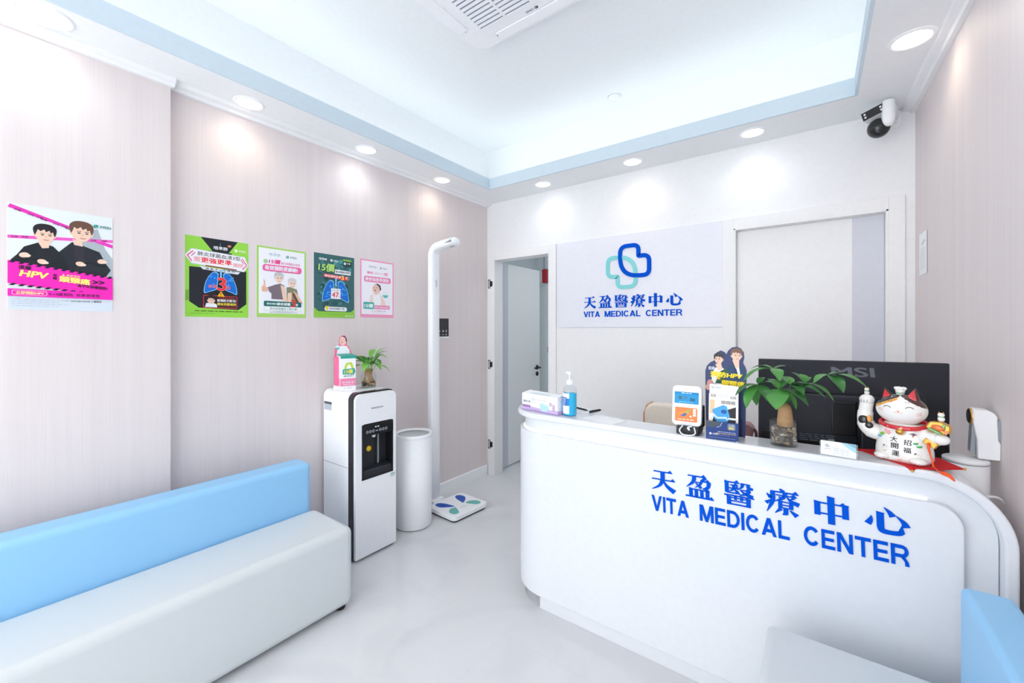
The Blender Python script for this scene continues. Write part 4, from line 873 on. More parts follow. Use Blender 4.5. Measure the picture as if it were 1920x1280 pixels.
def p_couple(A, w, h):
    A.rect(0, 0, w, h, '#a9d56a'); A.rect(0.04*w, 0.055*h, 0.965*w, 0.975*h, '#f1f2f8')
    A.text('唔準肺', 0.24*w, 0.875*h, 0.04*h, '#a9c7cb', bold=0.02, w=0.22*w); A.rect(0.345*w, 0.92*h, 0.352*w, 0.95*h, '#a9c7cb'); A.msd(0.57*w, 0.862*h, 0.048*h, '#63a8b4', '#4d7b8c')
    A.ell(0.17*w, 0.79*h, 0.045*w, 0.03*h, '#a3cfa0'); A.text('15價', 0.23*w, 0.765*h, 0.062*h, '#e8458f', bold=0.05, w=0.22*w, shear=0.15); A.text('肺炎球菌結合疫苗', 0.47*w, 0.768*h, 0.036*h, '#e87fae', bold=0.02, w=0.40*w)
    A.rr(0.11*w, 0.655*h, 0.90*w, 0.745*h, 0.035*h, '#c9306f'); A.rr(0.115*w, 0.662*h, 0.905*w, 0.750*h, 0.035*h, '#f06aa6'); A.text('有效預防更勝啲!', 0.15*w, 0.672*h, 0.062*h, '#eaf6fb', bold=0.04, w=0.66*w, shear=0.12)
    face(A, 0.43*w, 0.565*h, 0.075*h, '#c4c4c8', SK2); face(A, 0.70*w, 0.505*h, 0.070*h, '#d6d2d0', SK2)
    A.poly([(0.20*w, 0.42*h), (0.24*w, 0.36*h), (0.28*w, 0.34*h), (0.28*w, 0.26*h), (0.52*w, 0.26*h), (0.54*w, 0.46*h), (0.46*w, 0.49*h), (0.36*w, 0.47*h)], '#7d7079')
    A.poly([(0.10*w, 0.36*h), (0.18*w, 0.36*h), (0.23*w, 0.40*h), (0.16*w, 0.44*h), (0.16*w, 0.50*h), (0.13*w, 0.545*h), (0.135*w, 0.46*h), (0.09*w, 0.42*h)], '#e9b79c')
    A.poly([(0.46*w, 0.47*h), (0.54*w, 0.45*h), (0.60*w, 0.24*h), (0.52*w, 0.22*h)], '#f0cdb6')
    A.poly([(0.58*w, 0.44*h), (0.66*w, 0.45*h), (0.80*w, 0.42*h), (0.86*w, 0.20*h), (0.60*w, 0.20*h)], '#87876b'); A.poly([(0.61*w, 0.36*h), (0.69*w, 0.37*h), (0.69*w, 0.22*h), (0.60*w, 0.22*h)], '#f0cdb6'); A.poly([(0.72*w, 0.40*h), (0.80*w, 0.36*h), (0.92*w, 0.22*h), (0.86*w, 0.19*h)], '#e9b79c')
    A.stroke([(0.72*w, 0.36*h), (0.84*w, 0.20*h)], 0.05*w, '#6d4b3a')
    A.rr(0.135*w, 0.155*h, 0.895*w, 0.230*h, 0.012*h, '#1f6a68'); A.text('幫助預防', 0.19*w, 0.178*h, 0.028*h, '#e6f2f2', bold=0.02, w=0.19*w); A.text('肺炎球菌', 0.39*w, 0.173*h, 0.040*h, '#f6fbfb', bold=0.04, w=0.27*w); A.text('3', 0.68*w, 0.155*h, 0.105*h, '#e0362e', bold=0.05, w=0.08*w); A.text('型', 0.775*w, 0.174*h, 0.032*h, '#eef6f6', bold=0.04)
    A.rr(0.135*w, 0.095*h, 0.895*w, 0.152*h, 0.02*h, '#cfe0c9'); A.rr(0.14*w, 0.100*h, 0.89*w, 0.154*h, 0.02*h, '#f1f5f4'); A.text('即向家庭醫生了解計劃!', 0.25*w, 0.108*h, 0.034*h, '#4d7b7c', bold=0.01, w=0.56*w)
    A.fine(0.30*w, 0.72*w, 0.082*h, 0.006*h, '#b5bcc8'); A.fine(0.24*w, 0.82*w, 0.066*h, 0.008*h, '#a5adba')
poster('poster', 1.020, 1.298, 1.444, 1.847, XL, 'lime bordered white poster showing an elderly couple back to back', p_couple)
def p_teal(A, w, h):
    A.rect(0, 0, w, h, '#3d6a6d')
    for i in range(60):
        A.ell(w*(0.10+0.80*R.random()), h*(0.18+0.74*R.random()), 0.06*w*(0.4+R.random()), 0.03*h*(0.4+R.random()), ('#4fa3a6', '#2c4f54', '#4a8588', '#335c60')[i % 4], rot=180*R.random(), n=12)
    A.poly([(0, 0), (w, 0), (w, 0.15*h), (0.90*w, 0.095*h), (0.10*w, 0.095*h), (0, 0.155*h)], '#93cc4a')
    A.text('唔準肺', 0.12*w, 0.895*h, 0.036*h, '#eef4f4', bold=0.03, w=0.18*w); A.msd(0.38*w, 0.885*h, 0.045*h, '#f2f8f8', '#eef4f4')
    A.rr(0.70*w, 0.925*h, 0.92*w, 0.955*h, 0.008*h, '#86bf46'); A.rr(0.70*w, 0.845*h, 0.92*w, 0.922*h, 0.008*h, '#213b3c'); A.ell(0.75*w, 0.885*h, 0.035*w, 0.022*h, '#cfd9da'); A.text('守護', 0.80*w, 0.875*h, 0.03*h, '#dfe9e2', bold=0.02)
    A.text('15價', 0.11*w, 0.715*h, 0.125*h, '#3f5f3a', bold=0.06, w=0.39*w, shear=0.08); A.text('15價', 0.10*w, 0.725*h, 0.125*h, '#b3e07a', bold=0.04, w=0.38*w, shear=0.08)
    A.poly([(0.50*w, 0.775*h), (0.90*w, 0.765*h), (0.90*w, 0.700*h), (0.49*w, 0.705*h)], '#e9eef2'); A.text('肺炎球菌結合疫苗', 0.515*w, 0.722*h, 0.034*h, '#3b4756', bold=0.03, w=0.36*w)
    A.poly([(0.24*w, 0.690*h), (0.86*w, 0.668*h), (0.83*w, 0.605*h), (0.21*w, 0.640*h)], '#e4434b'); A.text('幫助預防血清', 0.25*w, 0.642*h, 0.036*h, '#f9e9e4', bold=0.03, w=0.40*w, rot=-1.5); A.text('3', 0.665*w, 0.615*h, 0.07*h, '#fbe26a', bold=0.05); A.text('型', 0.765*w, 0.632*h, 0.034*h, '#f9e9e4', bold=0.03)
    lungs(A, 0.52*w, 0.41*h, 0.45*w)
    A.rr(0.40*w, 0.30*h, 0.635*w, 0.465*h, 0.006*h, '#eceff4'); A.text('肺炎球菌', 0.43*w, 0.425*h, 0.022*h, '#7b8390', w=0.17*w); A.text('47', 0.425*w, 0.325*h, 0.080*h, '#ea3540', bold=0.03, w=0.16*w); A.text('%', 0.59*w, 0.325*h, 0.03*h, '#ea3540')
    A.rr(0.24*w, 0.105*h, 0.80*w, 0.172*h, 0.03*h, '#e7edf0'); A.poly([(0.25*w, 0.18*h), (0.35*w, 0.18*h), (0.31*w, 0.095*h)], '#f3cf3e'); A.text('即向家庭醫生了解', 0.37*w, 0.128*h, 0.030*h, '#46666a', bold=0.02, w=0.36*w)
    A.fine(0.10*w, 0.72*w, 0.05*h, 0.006*h, '#7db33c'); A.fine(0.76*w, 0.96*w, 0.022*h, 0.014*h, '#e9efe2', 0.02)
poster('poster', 1.347, 1.627, 1.450, 1.856, XL, 'dark teal poster with blue lungs and a 47 percent square', p_teal)
def p_baby(A, w, h):
    A.rect(0, 0, w, h, '#f09cc0'); A.rect(0.04*w, 0.055*h, 0.965*w, 0.975*h, '#f4f2f9')
    A.text('唔準肺', 0.25*w, 0.865*h, 0.036*h, '#b3bccb', bold=0.02, w=0.22*w); A.msd(0.57*w, 0.855*h, 0.045*h, '#8db5be', '#9aa7b8')
    A.text('肺炎', 0.20*w, 0.755*h, 0.045*h, '#f06aa6', bold=0.04, w=0.17*w); A.text('球菌血清', 0.39*w, 0.762*h, 0.032*h, '#e3a9c6', w=0.26*w); A.text('3型', 0.68*w, 0.75*h, 0.055*h, '#f06aa6', bold=0.03, w=0.13*w)
    A.rr(0.11*w, 0.615*h, 0.905*w, 0.715*h, 0.03*h, '#ed86b4'); A.text('需更強更準預防', 0.15*w, 0.635*h, 0.062*h, '#f7edf6', bold=0.03, w=0.70*w)
    A.poly([(0.27*w, 0.24*h), (0.30*w, 0.38*h), (0.40*w, 0.43*h), (0.56*w, 0.43*h), (0.66*w, 0.36*h), (0.78*w, 0.22*h), (0.70*w, 0.20*h)], '#f3d6cc'); A.poly([(0.36*w, 0.23*h), (0.36*w, 0.42*h), (0.45*w, 0.39*h), (0.56*w, 0.43*h), (0.60*w, 0.33*h), (0.60*w, 0.21*h)], '#f3f5f7')
    A.ell(0.47*w, 0.50*h, 0.12*w, 0.085*h, '#f0cabd'); A.poly([(0.41*w, 0.575*h), (0.50*w, 0.600*h), (0.585*w, 0.57*h), (0.61*w, 0.50*h), (0.575*w, 0.47*h), (0.55*w, 0.54*h), (0.48*w, 0.58*h)], '#4d4144'); A.ell(0.43*w, 0.475*h, 0.02*w, 0.012*h, '#9c4a4c'); A.ell(0.41*w, 0.52*h, 0.015*w, 0.006*h, '#4a3a38'); A.ell(0.48*w, 0.525*h, 0.015*w, 0.006*h, '#4a3a38')
    A.ell(0.74*w, 0.415*h, 0.09*w, 0.055*h, '#e7f0f3'); A.ell(0.74*w, 0.405*h, 0.085*w, 0.05*h, '#62bdbd', half=(180, 360))
    A.rr(0.09*w, 0.145*h, 0.40*w, 0.265*h, 0.02*h, '#54b0a8'); A.text('15價', 0.125*w, 0.170*h, 0.065*h, '#f2fafa', bold=0.04, w=0.24*w); A.rect(0.41*w, 0.150*h, 0.87*w, 0.215*h, '#e97fae'); A.text('新世代肺炎疫苗', 0.43*w, 0.165*h, 0.034*h, '#f9eef5', bold=0.02, w=0.41*w)
    A.text('七大保護升級', 0.31*w, 0.098*h, 0.030*h, '#d99bb8', w=0.44*w); A.fine(0.36*w, 0.68*w, 0.075*h, 0.005*h, '#b9c3d4')
poster('poster', 1.672, 1.952, 1.458, 1.862, XL, 'pink bordered poster showing a baby in white', p_baby)

ZT = 0.962            # counter top height
def placed(x, y, z, deg=0.0): return Matrix.Translation((x, y, z)) @ Matrix.Rotation(math.radians(deg), 4, 'Z')
def artT(q, T, O, U, V, N): A = Art(q, O, U, V, N); return A
# ---- face mask box at the left end
MBX = placed(-1.222, 1.757, ZT+0.0005, -9.7)
mb = thing('face_mask_box', (-1.10, 1.79, ZT), 'white and lilac box of face masks on the left end of the counter', 'box')
q = MB(); q.T = MBX; w_, d_, h_ = 0.236, 0.10, 0.085
q.box((0, 0, 0), (w_, d_, h_), PAPER)
A = Art(q, (0, -0.0002, 0), (1,0,0), (0,0,1), (0,-1,0))
A.poly([(0, 0), (w_, 0), (w_, 0.022), (0.14, 0.018), (0, 0.026)], '#c9b3dc'); A.rect(0, 0, w_, 0.004, '#a58cc4')
A.rr(0.002, 0.016, 0.058, 0.027, 0.003, '#8c4f9b'); A.rect(0.004, 0.020, 0.054, 0.0215, '#e9dcef')
A.poly([(0.12, 0.04), (0.135, 0.047), (0.172, 0.040), (0.185, 0.030), (0.172, 0.012), (0.15, 0.006), (0.128, 0.014)], '#b9def2')
for k in range(3): A.stroke([(0.125, 0.034-0.007*k), (0.18, 0.030-0.006*k)], 0.0012, '#9ccbe6')
for x, y in ((0.192, 0.047), (0.212, 0.040), (0.212, 0.025)): A.ell(x, y, 0.0085, 0.0085, '#a67fae'); A.ell(x, y, 0.0055, 0.0055, '#dac4de')
A.text('醫用口罩', 0.010, 0.040, 0.011, '#6a6d80', bold=0.02); A.fine(0.08, 0.17, 0.058, 0.003, '#c3c5d4', 0.02); A.fine(0.062, 0.10, 0.044, 0.003, '#c3c5d4', 0.01); A.fine(0.03, 0.12, 0.008, 0.002, '#a58cc4', 0.01)
A.stroke([(0.066, 0.058), (0.076, 0.072)], 0.0015, '#97a4d6'); A.stroke([(0.07, 0.053), (0.082, 0.066)], 0.0015, '#97a4d6'); A.ring(0.073, 0.063, 0.009, 0.010, '#aab4dd')
A = Art(q, (w_+0.0002, 0, 0), (0,1,0), (0,0,1), (1,0,0)); A.rect(0, 0, d_, 0.02, '#c9b3dc'); A.poly([(0.02, 0.02), (0.085, 0.03), (0.085, 0.075), (0.02, 0.07)], '#cfe6f4'); A.fine(0.02, 0.08, 0.028, 0.003, '#9fb2cf', 0.01)
q.build('carton', mb)
q = MB(); q.T = MBX; q.add([(0, 0, h_), (w_, 0, h_), (w_+0.002, d_*0.55, h_+0.006), (0.004, d_*0.55, h_+0.010)], [(0,1,2,3)], PAPER); q.add([(0, d_, h_), (w_, d_, h_), (w_, d_*0.62, h_+0.005), (0, d_*0.62, h_+0.009)], [(0,1,2,3)], PAPER)
A = Art(q, (0.05, 0.010, h_+0.0026), (1,0,0), (0,1,0.15), (0,0,1)); A.poly([(0, 0), (0.12, 0), (0.12, 0.02), (0, 0.02)], '#dcebf5')
q.build('lid_flaps', mb)
# ---- hand sanitizer bottle
hs = thing('hand_sanitizer_bottle', (-0.950, 1.767, ZT), 'clear pump bottle of bright blue hand sanitizer beside the mask box', 'bottle')
c = (-0.950, 1.767, ZT); r = 0.033
q = MB(); q.lathe([(0.0, 0.001), (r*0.9, 0.001), (r, 0.006), (r, 0.118), (r*0.9, 0.130), (0.018, 0.140), (0.0145, 0.142), (0.0145, 0.150)], c, CLEAR, 36, caps=False); q.build('bottle_shell', hs)
q = MB(); q.lathe([(0.0, 0.003), (r*0.88, 0.003), (r*0.965, 0.008), (r*0.965, 0.107), (0.0, 0.107)], c, mat('blue_gel', '#16c2f4', rough=0.15, noise=0.02), 36, caps=False); q.build('blue_gel', hs, label='bright blue gel')
q = MB(); q.lathe([(0.016, 0.147), (0.018, 0.149), (0.018, 0.163), (0.012, 0.170), (0.006, 0.172), (0.0045, 0.174), (0.0045, 0.198)], c, PLASTW, 24)
q.tube([(c[0]+0.012, c[1]-0.005, c[2]+0.201), (c[0]-0.012, c[1]+0.004, c[2]+0.203), (c[0]-0.030, c[1]+0.010, c[2]+0.200)], [0.007, 0.006, 0.004], PLASTW, 12); q.build('pump', hs)
q = MB(); rr_ = r+0.0006; a0 = math.atan2(-1.767, 0.950); aw = lambda p: Vector((c[0] + rr_*math.cos(p.x), c[1] + rr_*math.sin(p.x), c[2]+p.y)) 
class Wrap(Art):
    def P(s, u, v, e=0):
        a = a0 - 1.15 + u; k = rr_ + s.k*0.00008
        return Vector((c[0]+k*math.cos(a), c[1]+k*math.sin(a), c[2]+v))
A = Wrap(q, (0,0,0), (1,0,0), (0,1,0), (0,0,1))
def wr(u0, v0, u1, v1, col):
    n = 8
    A.poly([(u0+(u1-u0)*i/n, v0) for i in range(n+1)] + [(u1-(u1-u0)*i/n, v1) for i in range(n+1)], col)
N_ = 8
def strip(u0, v0, u1, v1, col):
    A.up(); m = ink(col); vs = [A.P(u0+(u1-u0)*i/N_, v) for v in (v0, v1) for i in range(N_+1)]
    q.add(vs, [(i, i+1, N_+2+i, N_+1+i) for i in range(N_)], m)
strip(-0.25, 0.012, 1.05, 0.108, '#f3f6fa'); strip(-0.25, 0.050, 0.70, 0.090, '#2b62b8'); strip(0.70, 0.050, 1.05, 0.085, '#1e84d6')
for k in range(5): strip(-0.22+0.03*k, 0.055+0.007*k, 0.45+0.04*k, 0.0575+0.007*k, '#dfe9f6')
for k in range(3): strip(0.05, 0.020+0.009*k, 0.8-0.1*k, 0.0225+0.009*k, '#d3d9e4')
q.build('label', hs, label='white and dark blue paper label')
# ---- papers and pens
q = MB(); q.T = placed(-0.965, 1.905, ZT+0.0004, -24); q.box((-0.085, -0.05, 0), (0.085, 0.06, 0.0012), PAPER)
A = Art(q, (-0.085, -0.05, 0.0014), (1,0,0), (0,1,0), (0,0,1))
for k in range(6): A.fine(0.015, 0.15, 0.015+0.014*k, 0.0025, '#c9cdd8', 0.02)
tag(q.build('paper_form', base=(-0.965, 1.905, ZT)), 'white printed form lying on the counter behind the sanitizer bottle', 'paper')
q = MB(); q.T = placed(-0.765, 1.765, ZT+0.0004, -12); q.box((-0.10, -0.055, 0), (0.075, 0.055, 0.0010), PAPER)
A = Art(q, (-0.10, -0.055, 0.0012), (1,0,0), (0,1,0), (0,0,1)); A.fine(0.01, 0.05, 0.08, 0.003, '#c9cdd8', 0.02); A.fine(0.01, 0.06, 0.065, 0.003, '#c9cdd8', 0.02)
tag(q.build('paper_notice', base=(-0.765, 1.765, ZT)), 'white sheet lying on the counter in front of the two pens', 'paper')
def pen(p0, p1, lb, rad=0.0045):
    t = thing('pen', tuple((Vector(p0)+Vector(p1))/2), lb, 'pen', 'pens on the counter')
    a, b_ = Vector(p0), Vector(p1); q = MB(); q.tube([a, a.lerp(b_, 0.04), a.lerp(b_, 0.86), a.lerp(b_, 0.99)], [rad*0.7, rad, rad, rad*0.25], MBLACK, 12); q.build('barrel', t)
    q = MB(); u = Vector((0,0,rad+0.001)); q.tube([a.lerp(b_, 0.02)+u*0.8, a.lerp(b_, 0.3)+u], 0.0011, CHROME, 8); q.build('clip', t)
pen((-1.03, 1.945, ZT+0.006), (-0.918, 1.897, ZT+0.006), 'black pen lying across the white form')
pen((-0.895, 1.862, ZT+0.0065), (-0.845, 1.895, ZT+0.018), 'short black pen with its end raised near the second sheet', 0.006)
# ---- smart card reader on its charger
T = placed(-0.411, 1.728, ZT, 3) @ Matrix.Rotation(math.radians(-7), 4, 'X')
rd = thing('card_reader', (-0.41, 1.74, ZT), 'white payment card reader with blue screen and orange panel on a black base', 'card reader')
q = MB(); q.T = T; q.prism(rrect(-0.055, 0.030, 0.055, 0.188, 0.018, 6), lambda u, v, w: (u, w, v), -0.006, 0.016, PLASTW); q.build('body', rd, bevel=0.005, seg=3)
q = MB(); q.T = T; A = Art(q, (0, -0.0065, 0), (1,0,0), (0,0,1), (0,-1,0))
A.rect(-0.046, 0.117, 0.044, 0.163, '#1f97d2'); A.rect(-0.046, 0.154, 0.044, 0.163, '#1787c4'); A.fine(-0.02, 0.02, 0.157, 0.003, '#cfe9f6', 0.01); A.ell(-0.024, 0.139, 0.007, 0.007, '#4a6a72'); A.ell(-0.006, 0.140, 0.009, 0.008, '#3f86b5'); A.rect(0.012, 0.128, 0.030, 0.140, '#2b6b8e'); A.fine(-0.03, 0.025, 0.122, 0.003, '#7cc6e8', 0.01)
q.build('screen', rd, label='blue screen')
q = MB(); q.T = T; A = Art(q, (0, -0.0065, 0), (1,0,0), (0,0,1), (0,-1,0))
A.rr(-0.043, 0.047, 0.040, 0.102, 0.004, '#f4884a'); A.stroke([(-0.022, 0.068), (-0.008, 0.072), (0.006, 0.090)], [0.002, 0.010, 0.003], '#3f6fb0'); A.stroke([(-0.006, 0.080), (0.004, 0.086), (0.016, 0.097)], [0.002, 0.008, 0.002], '#8fbf5a'); A.stroke([(-0.03, 0.075), (-0.01, 0.084), (0.01, 0.080)], 0.0025, '#f7b23c')
A.ell(0.016, 0.068, 0.004, 0.004, '#fbe6d4'); 
for k in range(3): A.rr(0.024, 0.070+0.010*k, 0.035, 0.079+0.010*k, 0.002, '#f3ece6')
A.fine(-0.032, 0.03, 0.053, 0.004, '#fbd9c0', 0.012); A.rect(-0.02, 0.036, 0.02, 0.0385, '#d3d8e0')
q.build('orange_panel', rd, label='orange card panel')
q = MB(); q.T = placed(-0.405, 1.755, ZT, 3); q.box((-0.042, -0.045, 0), (0.042, 0.06, 0.032), MBLACK); q.box((0.036, 0.008, 0.025), (0.052, 0.035, 0.11), MBLACK); q.build('base', rd, bevel=0.005, label='black base')
q = MB(); q.tube(spline([(-0.42, 1.71, ZT+0.034), (-0.428, 1.695, ZT+0.018), (-0.415, 1.692, ZT+0.004), (-0.385, 1.694, ZT+0.004), (-0.372, 1.702, ZT+0.012), (-0.378, 1.71, ZT+0.032)]), 0.0026, PLASTW, 8); q.tube(spline([(-0.398, 1.708, ZT+0.034), (-0.392, 1.697, ZT+0.022), (-0.40, 1.70, ZT+0.03), (-0.385, 1.706, ZT+0.036)]), 0.0022, PLASTW, 8); q.build('cable', rd, label='looped white cable')

# ---- leaflet display stand with two people cut-out
st = thing('leaflet_stand', (-0.28, 1.75, ZT), 'dark blue cardboard leaflet stand with cut-out of two young men', 'display stand')
NV = '#2c3a6b'
bo = [(-0.352, 0.001), (-0.354, 0.248), (-0.348, 0.268), (-0.334, 0.283), (-0.324, 0.288), (-0.322, 0.305), (-0.312, 0.322), (-0.298, 0.330), (-0.285, 0.324), (-0.278, 0.316), (-0.272, 0.330), (-0.258, 0.343), (-0.242, 0.346), (-0.228, 0.339), (-0.219, 0.325), (-0.217, 0.305), (-0.221, 0.285), (-0.213, 0.268), (-0.209, 0.255), (-0.214, 0.001)]
q = MB(); q.prism(bo, lambda u, v, w: (u, w, ZT+v), 1.792, 1.795, mat('navy_card', NV, rough=0.5))
A = Art(q, (0, 1.7918, ZT), (1,0,0), (0,0,1), (0,-1,0))
A.poly([(-0.331, 0.20), (-0.330, 0.235), (-0.318, 0.262), (-0.292, 0.263), (-0.278, 0.25), (-0.270, 0.19)], '#e7e9ee'); A.poly([(-0.318, 0.20), (-0.300, 0.248), (-0.278, 0.262), (-0.262, 0.20)], '#35563f')
A.poly([(-0.290, 0.19), (-0.275, 0.262), (-0.252, 0.284), (-0.226, 0.268), (-0.213, 0.25), (-0.212, 0.15), (-0.285, 0.15)], '#27486a'); A.poly([(-0.256, 0.285), (-0.236, 0.28), (-0.230, 0.235), (-0.242, 0.215)], '#f0eef0'); A.poly([(-0.256, 0.285), (-0.250, 0.286), (-0.234, 0.222), (-0.242, 0.214)], '#2a3a66')
A.poly([(-0.318, 0.275), (-0.297, 0.280), (-0.292, 0.258), (-0.306, 0.250)], SK); A.poly([(-0.258, 0.295), (-0.234, 0.295), (-0.234, 0.268), (-0.246, 0.262)], SK)
face(A, -0.305, 0.296, 0.0205, '#3a3a40', look=-0.2); face(A, -0.243, 0.312, 0.0235, '#7d5b50', look=0.15)
A.ell(-0.336, 0.198, 0.012, 0.016, '#c58f86'); A.ell(-0.343, 0.183, 0.010, 0.012, '#d0a093')
A.text('拒絕', -0.342, 0.252, 0.014, '#e8ebf5', bold=0.02, w=0.022); A.text('預防HPV', -0.336, 0.226, 0.021, '#fbe02e', bold=0.06, w=0.110, shear=0.1, rot=-2); A.text('相關', -0.316, 0.216, 0.008, '#fbe02e', bold=0.02); A.text('頭頸癌', -0.296, 0.194, 0.021, '#fbe02e', bold=0.06, w=0.078, shear=0.1, rot=-2)
q.build('back_board', st)
q = MB(); T2 = placed(-0.279, 1.703, ZT, 4); q.T = T2
q.box((-0.054, -0.001, 0.0), (0.054, 0.0015, 0.068), mat('navy_card', NV))
A = Art(q, (-0.054, -0.0012, 0), (1,0,0), (0,0,1), (0,-1,0))
A.rect(0, 0, 0.108, 0.068, '#27407f'); A.poly([(0, 0.068), (0.05, 0.068), (0.052, 0.058), (0.03, 0.046), (0, 0.044)], '#47535f'); A.stroke([(0.036, 0.046), (0.048, 0.052), (0.055, 0.067)], 0.0015, '#c9d4ec')
A.rr(0.072, 0.040, 0.098, 0.064, 0.006, '#6f7f96'); A.text('立即', 0.076, 0.053, 0.008, '#cfd7e2', w=0.018); A.text('預防', 0.076, 0.043, 0.009, '#f0dc70', bold=0.03, w=0.018)
A.msd(0.010, 0.016, 0.010, '#e9eef8', '#dfe6f4'); A.fine(0.04, 0.10, 0.030, 0.0022, '#b9c6e6', 0.006); A.fine(0.034, 0.10, 0.024, 0.0022, '#e0b77a', 0.006); A.fine(0.036, 0.08, 0.018, 0.0015, '#7f92c4', 0.006); A.rect(0.008, 0.008, 0.098, 0.009, '#8fa2d2')
q.build('front_pocket', st)
q = MB(); q.box((-0.3335, 1.705, ZT), (-0.3322, 1.792, ZT+0.068), CLEAR); q.box((-0.2262, 1.712, ZT), (-0.2250, 1.792, ZT+0.068), CLEAR); q.box((-0.333, 1.705, ZT), (-0.226, 1.79, ZT+0.0015), PAPER); q.build('side_gussets', st)
q = MB(); q.T = placed(-0.279, 1.722, ZT+0.002, 3) @ Matrix.Rotation(math.radians(-6), 4, 'X')
q.prism([(-0.050, 0), (0.050, 0), (0.050, 0.198), (-0.048, 0.202)], lambda u, v, w: (u, w, v), 0, 0.010, PAPER)
A = Art(q, (-0.050, -0.0002, 0), (1,0,0), (0,0,1), (0,-1,0))
A.rect(0, 0, 0.1, 0.165, '#f2ece6'); A.rect(0.004, 0.09, 0.020, 0.142, '#f3c9a0'); A.text('拒絕', 0.006, 0.152, 0.012, '#5a5560', bold=0.01, w=0.018); A.text('HPV', 0.030, 0.148, 0.018, '#d9dce6', w=0.036); A.text('相關', 0.072, 0.149, 0.010, '#6d6874', w=0.020); A.text('頭頸癌', 0.042, 0.128, 0.013, '#4d4a58', bold=0.01, w=0.048)
A.poly([(0.010, 0.0), (0.013, 0.06), (0.02, 0.09), (0.092, 0.12), (0.092, 0.0)], '#2d2a30'); A.poly([(0.012, 0.105), (0.05, 0.125), (0.062, 0.12), (0.066, 0.105), (0.072, 0.085), (0.066, 0.065), (0.05, 0.055), (0.05, 0.0), (0.028, 0.0), (0.034, 0.055), (0.018, 0.075)], '#4aa8e6'); A.stroke([(0.014, 0.09), (0.03, 0.075), (0.06, 0.078), (0.064, 0.07)], 0.006, '#d6effa'); A.ell(0.052, 0.1, 0.010, 0.008, '#1e5fae'); A.stroke([(0.038, 0.0), (0.040, 0.05)], 0.006, '#1f6fc8')
A.rr(0.066, 0.072, 0.092, 0.079, 0.002, '#e7f2f4'); A.rr(0.050, 0.052, 0.074, 0.060, 0.002, '#e3f0ea'); A.msd(0.008, 0.184, 0.010, '#b9cfd6', '#a9b6c4')
tag(q.build('leaflet', base=(-0.279, 1.722, ZT)), 'white leaflet with blue throat picture held in the navy stand', 'leaflet')

# ---- money plant in a glass of pebbles
LEAF = mat('glossy_leaf', '#4a8c40', rough=0.35, noise=0.25, scale=30); LEAFD = mat('deep_leaf', '#39733a', rough=0.35, noise=0.25, scale=30); LEAFL = mat('fresh_leaf', '#6fb343', rough=0.4, noise=0.25, scale=40)
def leaf_mesh(q, a, t, w, m, bend=0.25, up=(0,0,1), n=10, fold=0.18):
    a = Vector(a); t = Vector(t); d = t-a; L = d.length; dn = d.normalized(); side = dn.cross(Vector(up))
    if side.length < 1e-3: side = dn.cross(Vector((0,1,0)))
    side.normalize(); nn = side.cross(dn).normalized(); vs = []; fs = []
    for i in range(n+1):
        s = i/n; hw = w*(max(0, math.sin(PI*min(1, s**0.82)))**0.8)*0.5 if 0 < s < 1 else 0.0006
        p = a + d*s + nn*(bend*L*math.sin(PI*s)*0.5)
        for k in (-1, -0.5, 0, 0.5, 1): vs.append(p + side*hw*k + nn*(abs(k)*fold*hw + 0.05*hw*math.sin(9*s)*k))
    for i in range(n):
        for k in range(4): o = i*5+k; fs.append((o, o+1, o+6, o+5))
    q.add(vs, fs, m, True)
def pebbles(q, cx, cy, z0, r, h, n, cols, sz):
    for i in range(n):
        a = R.random()*2*PI; rad = r*math.sqrt(0.35+0.65*R.random()); s = sz*(0.7+0.6*R.random())
        z = z0 + s*0.6 + (h-s)*R.random(); ph = R.random()*6
        q.ell((cx+(rad-s*0.5)*math.cos(a), cy+(rad-s*0.5)*math.sin(a), z), (s*(0.8+0.5*R.random()), s*(0.8+0.4*R.random()), s*0.62), mat('pebble_'+cols[i % len(cols)].lstrip('#'), cols[i % len(cols)], rough=0.45, noise=0.2), 10, 6)
PB = ['#a08973', '#c9ad8e', '#7d716b', '#d8c6b4', '#6d6a70', '#b08d70', '#bcb5b1']
mp = thing('money_plant', (-0.090, 1.762, ZT), 'money tree with thick trunk planted in a glass of pebbles on the counter', 'potted plant')
gx, gy = -0.090, 1.762
q = MB(); q.lathe([(0.0, 0.001), (0.041, 0.001), (0.0425, 0.004), (0.0425, 0.088), (0.0400, 0.088), (0.0398, 0.007), (0.0, 0.007)], (gx, gy, ZT), GLASS, 40, caps=False); q.build('glass_pot', mp)
q = MB(); pebbles(q, gx, gy, ZT+0.007, 0.037, 0.062, 150, PB, 0.0068); q.lathe([(0.030, 0), (0.030, 0.06), (0.0, 0.064)], (gx, gy, ZT+0.009), mat('dark_pebble_core', '#5d5149', rough=0.8, noise=0.3), 20); q.build('pebbles', mp, kind='stuff', label='mixed brown and grey pebbles')
TR = mat('pale_bark', '#b08a62', rough=0.7, noise=0.25, scale=60, bump=0.3)
q = MB(); q.lathe([(0.027, 0.04), (0.0255, 0.070), (0.0235, 0.10), (0.021, 0.125), (0.017, 0.140), (0.008, 0.150), (0.0, 0.152)], (gx+0.004, gy, ZT), TR, 24, caps=False); q.build('trunk', mp)
